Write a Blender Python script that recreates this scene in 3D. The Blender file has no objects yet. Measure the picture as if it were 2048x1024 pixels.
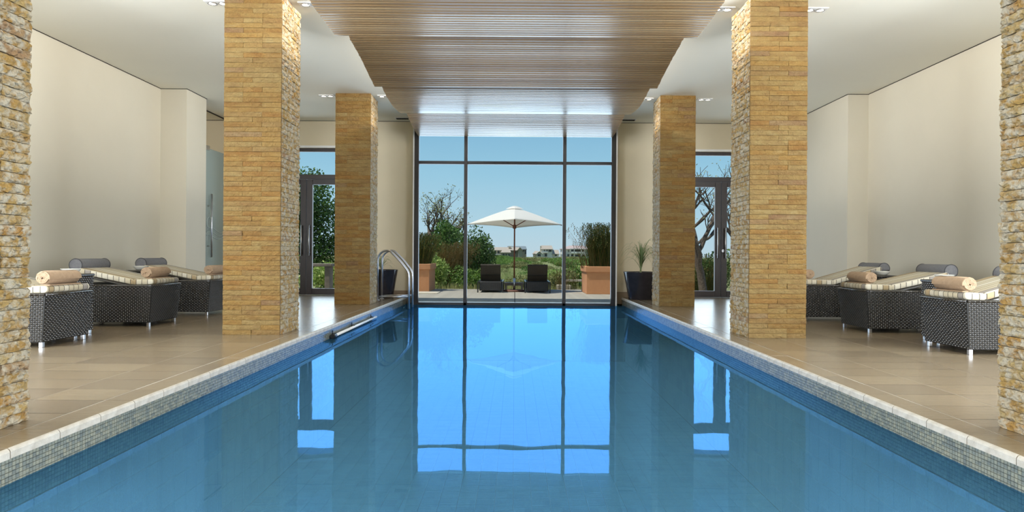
import bpy, math, random
from mathutils import Vector, Matrix
random.seed(7)
R = random.Random(11)
scene = bpy.context.scene
COL = scene.collection

# ------------------------------------------------------------------ camera
cd = bpy.data.cameras.new('camera'); cam = bpy.data.objects.new('camera', cd); COL.objects.link(cam)
cam.location = (0, 0, 1.0)
cam.rotation_mode = 'QUATERNION'
_roll = 0.0066
cam.rotation_quaternion = (Matrix.Rotation(math.pi/2, 4, 'X') @ Matrix.Rotation(_roll, 4, 'Z')).to_quaternion()
cd.sensor_width = 36; cd.lens = 1300/2048*36
cd.shift_x = -5.4/2048; cd.shift_y = -2.4/2048
cd.clip_end = 4000; cd.clip_start = 0.05
scene.camera = cam

# ------------------------------------------------------------------ world, sun, large lights, exposure
w = bpy.data.worlds.new('sky'); scene.world = w; w.use_nodes = True
nt = w.node_tree; nt.nodes.clear()
out = nt.nodes.new('ShaderNodeOutputWorld'); bg = nt.nodes.new('ShaderNodeBackground')
tc = nt.nodes.new('ShaderNodeTexCoord'); sp = nt.nodes.new('ShaderNodeSeparateXYZ'); cr = nt.nodes.new('ShaderNodeValToRGB')
nt.links.new(tc.outputs['Generated'], sp.inputs[0]); nt.links.new(sp.outputs['Z'], cr.inputs[0])
nt.links.new(cr.outputs[0], bg.inputs[0]); nt.links.new(bg.outputs[0], out.inputs[0])
e = cr.color_ramp.elements
e[0].position = 0.0; e[0].color = (0.53, 0.67, 0.76, 1)
e[1].position = 0.7; e[1].color = (0.09, 0.24, 0.56, 1)
for p, c in ((0.035, (0.47, 0.67, 0.79, 1)), (0.12, (0.335, 0.60, 0.775, 1)), (0.22, (0.21, 0.46, 0.69, 1))):
    el = e.new(p); el.color = c
bg.inputs[1].default_value = 1.0

def light(name, kind, loc, energy, color=(1, 1, 1), direction=None, **kw):
    l = bpy.data.lights.new(name, kind); l.energy = energy; l.color = color
    for k, v in kw.items():
        if k != 'portal': setattr(l, k, v)
    o = bpy.data.objects.new(name, l); COL.objects.link(o); o.location = loc
    if direction is not None:
        o.rotation_mode = 'QUATERNION'
        o.rotation_quaternion = Vector(direction).to_track_quat('-Z', 'Y')
    if kw.get('portal'): l.cycles.is_portal = True
    return o
light('sun', 'SUN', (0, 0, 30), 4.6, (1, .96, .88), direction=(.38, .13, -.88), angle=0.009)
# unseen fill lamps at added openings in wall_left / wall_right, near the camera
light('added_side_fill', 'AREA', (-6.80, 1.4, 2.0), 1650, (.88, .94, 1.0), direction=(1, .06, .10), shape='RECTANGLE', size=8.0, size_y=3.3)
light('added_side_fill', 'AREA', (6.80, 1.4, 2.0), 1650, (.88, .94, 1.0), direction=(-1, .06, .10), shape='RECTANGLE', size=8.0, size_y=3.3)
light('end_window_daylight', 'AREA', (0, 15.9, 1.95), 195, (.62, .80, 1.0), direction=(0, -1, 0), shape='RECTANGLE', size=4.9, size_y=4.0)
for dx in (-5.02, 4.96):
    light('end_door_daylight', 'AREA', (dx, 15.97, 1.75), 60, (.74, .88, 1.0), direction=(0, -1, 0), shape='RECTANGLE', size=1.8, size_y=3.3)
# fill lamps added unseen above the slatted panels to brighten the plaster ceiling
light('added_ceiling_fill', 'AREA', (-1.5, 8.0, 4.10), 420, (1, .95, .86), direction=(-1, 0, .5), shape='RECTANGLE', size=9.0, size_y=.10)
light('added_ceiling_fill', 'AREA', (1.5, 8.0, 4.10), 420, (1, .95, .86), direction=(1, 0, .5), shape='RECTANGLE', size=9.0, size_y=.10)
scene.view_settings.view_transform = 'Standard'
scene.view_settings.look = 'None'
scene.view_settings.gamma = 1.0
scene.view_settings.exposure = 0.0
try: scene.view_settings.use_curve_mapping = False
except Exception: pass
scene.cycles.max_bounces = 10
scene.cycles.diffuse_bounces = 5
scene.cycles.glossy_bounces = 4
scene.cycles.transparent_max_bounces = 16
scene.cycles.sample_clamp_indirect = 6.0
scene.cycles.caustics_reflective = False
scene.cycles.caustics_refractive = False
scene.cycles.use_denoising = True

# ------------------------------------------------------------------ materials
def srgb(r, g, b):
    f = lambda c: (c/255/12.92) if c/255 <= .04045 else ((c/255+.055)/1.055)**2.4
    return (f(r), f(g), f(b), 1)

def new_mat(name):
    m = bpy.data.materials.new(name); m.use_nodes = True
    return m, m.node_tree, m.node_tree.nodes['Principled BSDF']

def noise(nt, scale, detail=4, vec=None, rough=.6, sc=None):
    n = nt.nodes.new('ShaderNodeTexNoise'); n.inputs['Scale'].default_value = scale
    n.inputs['Detail'].default_value = detail; n.inputs['Roughness'].default_value = rough
    if vec is None:
        t = nt.nodes.new('ShaderNodeTexCoord'); vec = t.outputs['Object']
    if sc:
        mp = nt.nodes.new('ShaderNodeMapping'); mp.inputs['Scale'].default_value = sc
        nt.links.new(vec, mp.inputs['Vector']); vec = mp.outputs[0]
    nt.links.new(vec, n.inputs['Vector'])
    return n

def ramp(nt, fac, stops, interp='LINEAR'):
    r = nt.nodes.new('ShaderNodeValToRGB'); r.color_ramp.interpolation = interp
    els = r.color_ramp.elements
    els[0].position = stops[0][0]; els[0].color = stops[0][1]
    els[1].position = stops[-1][0]; els[1].color = stops[-1][1]
    for p, c in stops[1:-1]:
        x = els.new(p); x.color = c
    nt.links.new(fac, r.inputs[0])
    return r

def mixc(nt, a, b, fac, mode='MIX'):
    m = nt.nodes.new('ShaderNodeMix'); m.data_type = 'RGBA'; m.blend_type = mode
    for v, i in ((a, 6), (b, 7), (fac, 0)):
        if hasattr(v, 'links'): nt.links.new(v, m.inputs[i])
        else: m.inputs[i].default_value = v
    return m.outputs[2]

def add_bump(nt, p, h, strength, dist):
    b = nt.nodes.new('ShaderNodeBump'); b.inputs['Strength'].default_value = strength
    b.inputs['Distance'].default_value = dist
    nt.links.new(h, b.inputs['Height']); nt.links.new(b.outputs[0], p.inputs['Normal'])
    return b

def simple(name, c1, c2=None, rough=.6, metal=0, scale=8, sc=None, bump=0, bscale=60, spec=.5):
    m, nt, p = new_mat(name)
    p.inputs['Roughness'].default_value = rough; p.inputs['Metallic'].default_value = metal
    p.inputs['Specular IOR Level'].default_value = spec
    c2 = c2 or tuple([x*.88 for x in c1[:3]]+[1])
    n = noise(nt, scale, sc=sc)
    r = ramp(nt, n.outputs[0], [(.3, c1), (.7, c2)])
    nt.links.new(r.outputs[0], p.inputs['Base Color'])
    if bump:
        nb = noise(nt, bscale, 3)
        add_bump(nt, p, nb.outputs[0], bump, .01)
    return m

M = {}
M['wall'] = simple('wall_plaster', srgb(203, 197, 182), srgb(200, 194, 179), .75, scale=1.5, bump=.05, bscale=120)
M['wallwarm'] = simple('end_wall_plaster', srgb(222, 210, 184), srgb(218, 206, 180), .75, scale=1.5, bump=.05, bscale=120)
M['ceiling'] = simple('ceiling_plaster', srgb(236, 234, 224), srgb(234, 232, 222), .85, scale=1.0)
M['skirt'] = simple('skirting_brown', srgb(150, 128, 104), srgb(140, 120, 98), .5)
M['white'] = simple('white_trim', srgb(240, 240, 240), srgb(232, 232, 235), .35)
M['darkframe'] = simple('dark_bronze_frame', srgb(36, 32, 35), srgb(32, 29, 31), .4)
M['doorframe'] = simple('door_frame_brown', srgb(56, 48, 51), srgb(50, 43, 45), .4, sc=(1, 1, .2))
M['steel'] = simple('polished_steel', srgb(205, 205, 208), srgb(190, 190, 195), .28, 1)
M['black'] = simple('black_plastic', srgb(28, 28, 30), None, .4)
M['mortar'] = simple('column_mortar', srgb(52, 42, 28), srgb(40, 32, 22), .9)
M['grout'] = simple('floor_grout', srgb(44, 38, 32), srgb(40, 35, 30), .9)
M['whiteplastic'] = simple('white_plastic', srgb(235, 236, 238), None, .3)
M['rattan'] = None

def stone_mat(name, paler=0):
    m, nt, p = new_mat(name)
    oi = nt.nodes.new('ShaderNodeObjectInfo')
    rp = ramp(nt, oi.outputs['Random'], [
        (0.0, srgb(200, 164, 94)), (.14, srgb(190, 148, 74)), (.26, srgb(206, 176, 112)), (.4, srgb(210, 168, 88)),
        (.52, srgb(192, 158, 100)), (.64, srgb(202, 152, 72)), (.72, srgb(206, 180, 122)), (.88, srgb(184, 150, 116)), (.93, srgb(204, 166, 92))], 'CONSTANT')
    tcn = nt.nodes.new('ShaderNodeTexCoord')
    ad = nt.nodes.new('ShaderNodeVectorMath'); ad.operation = 'ADD'
    cx = nt.nodes.new('ShaderNodeCombineXYZ'); mu = nt.nodes.new('ShaderNodeMath'); mu.operation = 'MULTIPLY'; mu.inputs[1].default_value = 40
    nt.links.new(oi.outputs['Random'], mu.inputs[0])
    for i in range(3): nt.links.new(mu.outputs[0], cx.inputs[i])
    nt.links.new(tcn.outputs['Object'], ad.inputs[0]); nt.links.new(cx.outputs[0], ad.inputs[1])
    n1 = noise(nt, 7, 5, ad.outputs[0], .65, sc=(.6, 1, 1.6))
    rr = ramp(nt, n1.outputs[0], [(.38, srgb(170, 116, 48)), (.55, srgb(205, 168, 100)), (.72, srgb(226, 206, 160))])
    c = mixc(nt, rp.outputs[0], rr.outputs[0], .38)
    n2 = noise(nt, 30, 6, ad.outputs[0], .7, sc=(.35, 1, 1.3))
    r2 = ramp(nt, n2.outputs[0], [(.28, (.66, .62, .54, 1)), (.5, (1, 1, 1, 1)), (1, (1.08, 1.06, 1.0, 1))])
    c = mixc(nt, c, r2.outputs[0], .8, 'MULTIPLY')
    if paler:
        n4 = noise(nt, 16, 4, ad.outputs[0], .6)
        r4 = ramp(nt, n4.outputs[0], [(.42, (0, 0, 0, 1)), (.6, (1, 1, 1, 1))])
        c = mixc(nt, c, srgb(222, 208, 180), r4.outputs[0])  # pale patches imitate highlights on the lit column sides
    c = mixc(nt, c, ((.66, .67, .70, 1) if paler else (.33, .305, .245, 1)), 1.0, 'MULTIPLY')  # sides paled and cooled, fronts darkened, to imitate how light falls
    nt.links.new(c, p.inputs['Base Color'])
    p.inputs['Roughness'].default_value = .82
    n3 = noise(nt, 24 if paler else 30, 8, ad.outputs[0], .62)
    vo = nt.nodes.new('ShaderNodeTexVoronoi'); vo.inputs['Scale'].default_value = 34 if paler else 22; nt.links.new(ad.outputs[0], vo.inputs['Vector'])
    hm = nt.nodes.new('ShaderNodeMath'); hm.operation = 'MULTIPLY_ADD'; hm.inputs[1].default_value = .35 if paler else .12
    nt.links.new(vo.outputs['Distance'], hm.inputs[0]); nt.links.new(n3.outputs[0], hm.inputs[2])
    add_bump(nt, p, hm.outputs[0], 1.0, .045 if paler else .026)
    return m
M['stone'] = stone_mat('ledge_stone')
M['stonerough_lit'] = stone_mat('split_stone_lit_pale', 1)

def tile_mat():
    m, nt, p = new_mat('deck_tile')
    oi = nt.nodes.new('ShaderNodeObjectInfo')
    rp = ramp(nt, oi.outputs['Random'], [(0, srgb(128, 114, 94)), (.5, srgb(138, 124, 103)), (1, srgb(118, 105, 88))])
    n = noise(nt, 9, 6, None, .7, sc=(.35, 2.6, 1))
    r = ramp(nt, n.outputs[0], [(.3, (.80, .76, .70, 1)), (.7, (1.08, 1.07, 1.05, 1))])
    c = mixc(nt, rp.outputs[0], r.outputs[0], .9, 'MULTIPLY')
    nt.links.new(c, p.inputs['Base Color'])
    r3 = ramp(nt, n.outputs[0], [(.2, (.27, .27, .27, 1)), (.8, (.20, .20, .20, 1))])
    nt.links.new(r3.outputs[0], p.inputs['Roughness'])
    p.inputs['Specular IOR Level'].default_value = .9
    nb = noise(nt, 22, 6, None, .7, sc=(.5, 2.2, 1))
    add_bump(nt, p, nb.outputs[0], .09, .008)
    return m
M['tile'] = tile_mat()
M['coping'] = simple('coping_face', srgb(196, 190, 180), srgb(168, 160, 148), .42, scale=14, bump=.35, bscale=110)

def mosaic_mat(name, stops, pitch, rough=.18, axis=(0, 1, 2)):
    m, nt, p = new_mat(name)
    g = nt.nodes.new('ShaderNodeNewGeometry')
    sc = nt.nodes.new('ShaderNodeVectorMath'); sc.operation = 'SCALE'; sc.inputs['Scale'].default_value = 1/pitch
    off = nt.nodes.new('ShaderNodeVectorMath'); off.operation = 'ADD'; off.inputs[1].default_value = (.37, 0, 0)
    fl = nt.nodes.new('ShaderNodeVectorMath'); fl.operation = 'FLOOR'
    wn = nt.nodes.new('ShaderNodeTexWhiteNoise')
    nt.links.new(g.outputs['Position'], sc.inputs[0]); nt.links.new(sc.outputs[0], off.inputs[0])
    nt.links.new(off.outputs[0], fl.inputs[0]); nt.links.new(fl.outputs[0], wn.inputs['Vector'])
    r = ramp(nt, wn.outputs['Value'], stops)
    n = noise(nt, 90, 3)
    r2 = ramp(nt, n.outputs[0], [(.3, (.75, .75, .75, 1)), (.7, (1.1, 1.1, 1.1, 1))])
    c = mixc(nt, r.outputs[0], r2.outputs[0], .7, 'MULTIPLY')
    nt.links.new(c, p.inputs['Base Color']); p.inputs['Roughness'].default_value = rough
    return m
M['mosaic'] = mosaic_mat('waterline_mosaic', [(0, srgb(106, 112, 110)), (.5, srgb(124, 128, 120)), (1, srgb(140, 140, 126))], .0236)
M['pooltile'] = mosaic_mat('pool_tile', [(0, srgb(112, 196, 244)), (.5, srgb(120, 202, 248)), (1, srgb(104, 188, 240))], .18, .4)
M['poolgrout'] = simple('pool_grout', srgb(66, 130, 168), None, .8)
M['mosaicgrout'] = simple('mosaic_grout', srgb(56, 52, 46), None, .85)

def wood_mat():
    m, nt, p = new_mat('varnished_slat')
    oi = nt.nodes.new('ShaderNodeObjectInfo')
    rp = ramp(nt, oi.outputs['Random'], [(0, srgb(136, 110, 78)), (.4, srgb(154, 128, 93)), (.75, srgb(144, 116, 80)), (1, srgb(164, 140, 105))])
    n = noise(nt, 14, 5, None, .6, sc=(.08, 2, 2))
    r = ramp(nt, n.outputs[0], [(.3, (.72, .66, .62, 1)), (.7, (1.1, 1.08, 1.05, 1))])
    c = mixc(nt, rp.outputs[0], r.outputs[0], .85, 'MULTIPLY')
    nt.links.new(c, p.inputs['Base Color'])
    p.inputs['Roughness'].default_value = .34
    p.inputs['Specular IOR Level'].default_value = .9
    p.inputs['Coat Weight'].default_value = 1; p.inputs['Coat Roughness'].default_value = .20
    return m
M['wood'] = wood_mat()
M['darkback'] = simple('black_backing', srgb(34, 28, 24), None, .9)

def water_mat():
    m, nt, p = new_mat('pool_water')
    nt.nodes.remove(p)
    o = nt.nodes['Material Output']
    tr = nt.nodes.new('ShaderNodeBsdfTransparent'); tr.inputs[0].default_value = (.52, .84, 1.0, 1)
    gl = nt.nodes.new('ShaderNodeBsdfGlossy'); gl.inputs['Color'].default_value = (.12, .36, .80, 1); gl.inputs['Roughness'].default_value = .012
    fr = nt.nodes.new('ShaderNodeFresnel'); fr.inputs['IOR'].default_value = 1.9
    df = nt.nodes.new('ShaderNodeBsdfDiffuse'); df.inputs[0].default_value = (.14, .38, .60, 1)   # faint turbidity of the water
    mt = nt.nodes.new('ShaderNodeMixShader'); mt.inputs[0].default_value = .26
    nt.links.new(tr.outputs[0], mt.inputs[1]); nt.links.new(df.outputs[0], mt.inputs[2])
    mx = nt.nodes.new('ShaderNodeMixShader')
    n = noise(nt, 1.6, 2, None, .5, sc=(1, .6, 1))
    b = nt.nodes.new('ShaderNodeBump'); b.inputs['Strength'].default_value = .10; b.inputs['Distance'].default_value = .02
    nt.links.new(n.outputs[0], b.inputs['Height'])
    nt.links.new(b.outputs[0], gl.inputs['Normal']); nt.links.new(b.outputs[0], fr.inputs['Normal'])
    nt.links.new(fr.outputs[0], mx.inputs[0]); nt.links.new(mt.outputs[0], mx.inputs[1]); nt.links.new(gl.outputs[0], mx.inputs[2])
    nt.links.new(mx.outputs[0], o.inputs[0])
    return m
M['water'] = water_mat()

def glass_mat(name, tint=(.97, .985, .98, 1), ior=1.45, white=0):
    m, nt, p = new_mat(name)
    nt.nodes.remove(p); o = nt.nodes['Material Output']
    tr = nt.nodes.new('ShaderNodeBsdfTransparent'); tr.inputs[0].default_value = tint
    gl = nt.nodes.new('ShaderNodeBsdfGlossy'); gl.inputs['Roughness'].default_value = .0
    fr = nt.nodes.new('ShaderNodeFresnel'); fr.inputs['IOR'].default_value = ior
    mx = nt.nodes.new('ShaderNodeMixShader')
    nt.links.new(fr.outputs[0], mx.inputs[0]); nt.links.new(tr.outputs[0], mx.inputs[1]); nt.links.new(gl.outputs[0], mx.inputs[2])
    res = mx.outputs[0]
    if white:
        df = nt.nodes.new('ShaderNodeBsdfDiffuse'); df.inputs[0].default_value = (.8, .88, .88, 1)
        m2 = nt.nodes.new('ShaderNodeMixShader'); m2.inputs[0].default_value = white
        nt.links.new(res, m2.inputs[1]); nt.links.new(df.outputs[0], m2.inputs[2]); res = m2.outputs[0]
    nt.links.new(res, o.inputs[0])
    return m
M['glass'] = glass_mat('window_glass', ior=1.1)
M['glassdoor'] = glass_mat('frameless_door_glass', (.80, .90, .87, 1), 1.3, .28)
M['frost'] = glass_mat('frosted_decal', (.9, .95, .95, 1), 1.3, .45)

def rattan_mat():
    m, nt, p = new_mat('dark_rattan')
    n = noise(nt, 30, 3)
    r = ramp(nt, n.outputs[0], [(.3, srgb(22, 18, 14)), (.7, srgb(38, 31, 24))])
    nt.links.new(r.outputs[0], p.inputs['Base Color'])
    p.inputs['Roughness'].default_value = .34; p.inputs['Specular IOR Level'].default_value = .55
    p.inputs['Coat Weight'].default_value = .3; p.inputs['Coat Roughness'].default_value = .10; p.inputs['Coat IOR'].default_value = 2.0
    return m
M['rattan'] = rattan_mat()
M['rattanbase'] = simple('rattan_backing', srgb(14, 12, 10), None, .7)

def stripe_mat(name, lo=0.0):
    m, nt, p = new_mat(name)
    tcn = nt.nodes.new('ShaderNodeTexCoord'); s = nt.nodes.new('ShaderNodeSeparateXYZ')
    nt.links.new(tcn.outputs['Object'], s.inputs[0])
    g = nt.nodes.new('ShaderNodeNewGeometry')
    # vector in object space
    vt = nt.nodes.new('ShaderNodeVectorTransform'); vt.vector_type = 'NORMAL'; vt.convert_from = 'WORLD'; vt.convert_to = 'OBJECT'
    nt.links.new(g.outputs['True Normal'], vt.inputs[0])
    s2 = nt.nodes.new('ShaderNodeSeparateXYZ'); nt.links.new(vt.outputs[0], s2.inputs[0])
    ab = nt.nodes.new('ShaderNodeMath'); ab.operation = 'ABSOLUTE'; nt.links.new(s2.outputs['Y'], ab.inputs[0])
    gt = nt.nodes.new('ShaderNodeMath'); gt.operation = 'GREATER_THAN'; gt.inputs[1].default_value = .72; nt.links.new(ab.outputs[0], gt.inputs[0])
    mx = nt.nodes.new('ShaderNodeMix'); mx.data_type = 'FLOAT'
    nt.links.new(gt.outputs[0], mx.inputs[0]); nt.links.new(s.outputs['Y'], mx.inputs[2]); nt.links.new(s.outputs['X'], mx.inputs[3])
    mu = nt.nodes.new('ShaderNodeMath'); mu.operation = 'MULTIPLY'; mu.inputs[1].default_value = 13.0
    nt.links.new(mx.outputs[0], mu.inputs[0])
    fr = nt.nodes.new('ShaderNodeMath'); fr.operation = 'FRACT'; nt.links.new(mu.outputs[0], fr.inputs[0])
    fl = nt.nodes.new('ShaderNodeMath'); fl.operation = 'FLOOR'; nt.links.new(mu.outputs[0], fl.inputs[0])
    wn = nt.nodes.new('ShaderNodeTexWhiteNoise'); wn.noise_dimensions = '1D'; nt.links.new(fl.outputs[0], wn.inputs['W'])
    cols = ramp(nt, wn.outputs['Value'], [(0, srgb(206, 196, 172)), (.28, srgb(164, 158, 152)), (.5, srgb(222, 216, 200)), (.72, srgb(178, 158, 124)), (.88, srgb(214, 206, 186))], 'CONSTANT')
    ln = ramp(nt, fr.outputs[0], [(0, srgb(48, 42, 40)), (.09, (1, 1, 1, 1)), (1, (1, 1, 1, 1))], 'CONSTANT')
    c = mixc(nt, cols.outputs[0], ln.outputs[0], 1.0, 'MULTIPLY')
    c = mixc(nt, c, (.80, .79, .78, 1), 1.0, 'MULTIPLY')
    nt.links.new(c, p.inputs['Base Color']); p.inputs['Roughness'].default_value = .85
    nb = noise(nt, 200, 2); add_bump(nt, p, nb.outputs[0], .15, .003)
    return m
M['stripe'] = stripe_mat('striped_fabric')
M['greyfabric'] = simple('grey_fabric', srgb(112, 112, 116), srgb(102, 102, 106), .9, scale=40, bump=.2, bscale=300)
M['piping'] = simple('dark_piping', srgb(60, 60, 64), None, .8)
M['towel'] = simple('beige_towelling', srgb(178, 152, 126), srgb(162, 136, 110), .95, scale=30, bump=.6, bscale=220)
M['bowl'] = simple('white_ceramic', srgb(232, 230, 222), None, .2)
M['pot'] = simple('glazed_charcoal_pot', srgb(50, 48, 54), srgb(42, 40, 46), .07)
M['soil'] = simple('bark_mulch', srgb(150, 112, 74), srgb(96, 66, 44), .9, scale=60, bump=1, bscale=60)
M['terracotta'] = simple('terracotta_render', srgb(196, 140, 98), srgb(188, 132, 92), .85, scale=6, bump=.1, bscale=120)
M['deckwood'] = simple('weathered_terrace', srgb(164, 157, 143), srgb(140, 134, 121), .8, scale=5, sc=(1, 3, 1), bump=.3, bscale=30)
M['canvas'] = simple('white_canvas', srgb(240, 238, 230), None, .85)
def canvas_mat():
    m, nt, p = new_mat('white_canvas'); p.inputs['Base Color'].default_value = srgb(244, 241, 232); p.inputs['Roughness'].default_value = .85
    o = nt.nodes['Material Output']; tl = nt.nodes.new('ShaderNodeBsdfTranslucent'); tl.inputs[0].default_value = (.85, .82, .76, 1)
    mx = nt.nodes.new('ShaderNodeMixShader'); mx.inputs[0].default_value = .42
    nt.links.new(p.outputs[0], mx.inputs[1]); nt.links.new(tl.outputs[0], mx.inputs[2]); nt.links.new(mx.outputs[0], o.inputs[0]); return m
M['canvas'] = canvas_mat()
M['canopywood'] = simple('umbrella_timber', srgb(120, 62, 34), srgb(96, 48, 28), .5)
M['darkfab'] = simple('dark_brown_sling', srgb(50, 42, 32), srgb(42, 35, 27), .8)
M['teak'] = simple('grey_timber', srgb(140, 130, 118), srgb(118, 108, 98), .7)
M['basebrown'] = simple('umbrella_base_stone', srgb(104, 66, 48), None, .7)
M['rail'] = simple('pale_rail_timber', srgb(196, 186, 166), None, .8)
M['render'] = simple('pale_render', srgb(206, 196, 170), None, .8)

def leaf_mat(name, a, b, c=None):
    m, nt, p = new_mat(name)
    g = nt.nodes.new('ShaderNodeNewGeometry')
    r = ramp(nt, g.outputs['Random Per Island'], [(0, a), (.6, b), (1, c or b)])
    nt.links.new(r.outputs[0], p.inputs['Base Color'])
    p.inputs['Roughness'].default_value = .55
    p.inputs['Specular IOR Level'].default_value = .3
    o = nt.nodes['Material Output']; tl = nt.nodes.new('ShaderNodeBsdfTranslucent')
    nt.links.new(r.outputs[0], tl.inputs[0]); mx = nt.nodes.new('ShaderNodeMixShader'); mx.inputs[0].default_value = .3
    nt.links.new(p.outputs[0], mx.inputs[1]); nt.links.new(tl.outputs[0], mx.inputs[2]); nt.links.new(mx.outputs[0], o.inputs[0])
    return m
M['leaf_dark'] = leaf_mat('dark_leaves', srgb(44, 72, 32), srgb(84, 118, 50), srgb(110, 140, 66))
M['leaf_mid'] = leaf_mat('green_leaves', srgb(70, 104, 44), srgb(114, 146, 62), srgb(148, 172, 88))
M['leaf_bright'] = leaf_mat('bright_leaves', srgb(112, 142, 60), srgb(160, 182, 92), srgb(196, 206, 130))
M['leaf_olive'] = leaf_mat('olive_scrub', srgb(96, 104, 56), srgb(140, 142, 84), srgb(172, 166, 112))
M['leaf_restio'] = leaf_mat('reed_stems', srgb(46, 62, 30), srgb(84, 98, 44), srgb(130, 104, 56))
M['leaf_brown'] = leaf_mat('rusty_reed_stems', srgb(86, 84, 42), srgb(122, 108, 60), srgb(150, 106, 64))
M['leaf_house'] = leaf_mat('pot_plant_leaves', srgb(88, 118, 78), srgb(130, 152, 106), srgb(176, 186, 146))
M['leaf_dry'] = leaf_mat('dry_grass', srgb(168, 172, 98), srgb(204, 202, 132), srgb(216, 204, 150))
M['bark'] = simple('pale_bark', srgb(118, 104, 90), srgb(74, 64, 56), .9, scale=20, bump=.6, bscale=40)
M['ground'] = simple('scrub_ground', srgb(128, 128, 76), srgb(108, 116, 60), .95, scale=.15)

def emis(name, c, s):
    m, nt, p = new_mat(name)
    p.inputs['Emission Color'].default_value = c; p.inputs['Emission Strength'].default_value = s
    p.inputs['Base Color'].default_value = (.9, .9, .9, 1)
    return m
M['lamp'] = emis('lamp_glow', (1, .86, .62, 1), 9)

# ------------------------------------------------------------------ mesh helpers
class MB:
    def __init__(s): s.v = []; s.f = []; s.smooth = []
    def add(s, vs, fs, mtx=None, smooth=False):
        b = len(s.v)
        for p in vs:
            p = Vector(p)
            if mtx is not None: p = mtx @ p
            s.v.append(tuple(p))
        for f in fs:
            s.f.append(tuple(i+b for i in f)); s.smooth.append(smooth)
        return s
    def box(s, x0, x1, y0, y1, z0, z1, mtx=None):
        v = [(x0, y0, z0), (x1, y0, z0), (x1, y1, z0), (x0, y1, z0), (x0, y0, z1), (x1, y0, z1), (x1, y1, z1), (x0, y1, z1)]
        f = [(0, 3, 2, 1), (4, 5, 6, 7), (0, 1, 5, 4), (1, 2, 6, 5), (2, 3, 7, 6), (3, 0, 4, 7)]
        return s.add(v, f, mtx)
    def bbox(s, x0, x1, y0, y1, z0, z1, c=.01, mtx=None):
        """box with chamfered edges"""
        xs, ys, zs = (x0, x1), (y0, y1), (z0, z1)
        v = []; idx = {}
        for i in range(2):
            for j in range(2):
                for k in range(2):
                    sx, sy, sz = (c if i == 0 else -c), (c if j == 0 else -c), (c if k == 0 else -c)
                    x, y, z = xs[i], ys[j], zs[k]
                    for a, p in (('x', (x, y+sy, z+sz)), ('y', (x+sx, y, z+sz)), ('z', (x+sx, y+sy, z))):
                        idx[(i, j, k, a)] = len(v); v.append(p)
        f = []
        def q(*ks): f.append(tuple(idx[k] for k in ks))
        for i in (0, 1):
            l = [(i, 0, 0, 'x'), (i, 1, 0, 'x'), (i, 1, 1, 'x'), (i, 0, 1, 'x')]; q(*(l if i else l[::-1]))
            l = [(0, i, 0, 'y'), (0, i, 1, 'y'), (1, i, 1, 'y'), (1, i, 0, 'y')]; q(*(l if i else l[::-1]))
            l = [(0, 0, i, 'z'), (1, 0, i, 'z'), (1, 1, i, 'z'), (0, 1, i, 'z')]; q(*(l if i else l[::-1]))
        for a in (0, 1):
            for b in (0, 1):
                q((0, a, b, 'y'), (1, a, b, 'y'), (1, a, b, 'z'), (0, a, b, 'z'))
                q((a, 0, b, 'x'), (a, 1, b, 'x'), (a, 1, b, 'z'), (a, 0, b, 'z'))
                q((a, b, 0, 'x'), (a, b, 1, 'x'), (a, b, 1, 'y'), (a, b, 0, 'y'))
        for i in (0, 1):
            for j in (0, 1):
                for k in (0, 1): q((i, j, k, 'x'), (i, j, k, 'y'), (i, j, k, 'z'))
        return s.add(v, f, mtx)
    def tube(s, pts, r, n=8, caps=True, mtx=None):
        pts = [Vector(p) for p in pts]; rr = r if isinstance(r, (list, tuple)) else [r]*len(pts)
        vs = []; prev = None
        for i, p in enumerate(pts):
            d = (pts[min(i+1, len(pts)-1)]-pts[max(i-1, 0)])
            d = d.normalized() if d.length > 1e-9 else Vector((0, 0, 1))
            if prev is None:
                a = d.orthogonal().normalized()
            else:
                a = (prev - d*prev.dot(d)); a = a.normalized() if a.length > 1e-6 else d.orthogonal().normalized()
            prev = a; b = d.cross(a)
            for k in range(n):
                t = 2*math.pi*k/n
                vs.append(p+(a*math.cos(t)+b*math.sin(t))*rr[i])
        fs = []
        for i in range(len(pts)-1):
            for k in range(n):
                fs.append((i*n+k, i*n+(k+1) % n, (i+1)*n+(k+1) % n, (i+1)*n+k))
        s.add(vs, fs, mtx, True)
        if caps:
            b = len(s.v)-len(vs)
            s.f.append(tuple(b+k for k in range(n))[::-1]); s.smooth.append(False)
            s.f.append(tuple(b+(len(pts)-1)*n+k for k in range(n))); s.smooth.append(False)
        return s
    def lathe(s, prof, n=24, mtx=None, smooth=True):
        vs = []
        for r, z in prof:
            for k in range(n):
                t = 2*math.pi*k/n; vs.append((r*math.cos(t), r*math.sin(t), z))
        fs = []
        for i in range(len(prof)-1):
            for k in range(n): fs.append((i*n+k, i*n+(k+1) % n, (i+1)*n+(k+1) % n, (i+1)*n+k))
        s.add(vs, fs, mtx, smooth)
        return s
    def build(s, name, mat, parent=None, loc=None, kind=None, label=None):
        me = bpy.data.meshes.new(name)
        me.from_pydata(s.v, [], s.f); me.update()
        if any(s.smooth): me.polygons.foreach_set('use_smooth', s.smooth)
        if mat is not None: me.materials.append(mat)
        return inst(name, me, parent, loc, kind, label)

def inst(name, me, parent=None, loc=None, kind=None, label=None, rot=None, scale=None):
    o = bpy.data.objects.new(name, me); COL.objects.link(o)
    if parent is not None: o.parent = parent
    if loc is not None: o.location = loc
    if rot is not None: o.rotation_euler = rot
    if scale is not None: o.scale = scale
    if kind: o['kind'] = kind
    if label: o['label'] = label
    return o

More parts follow.
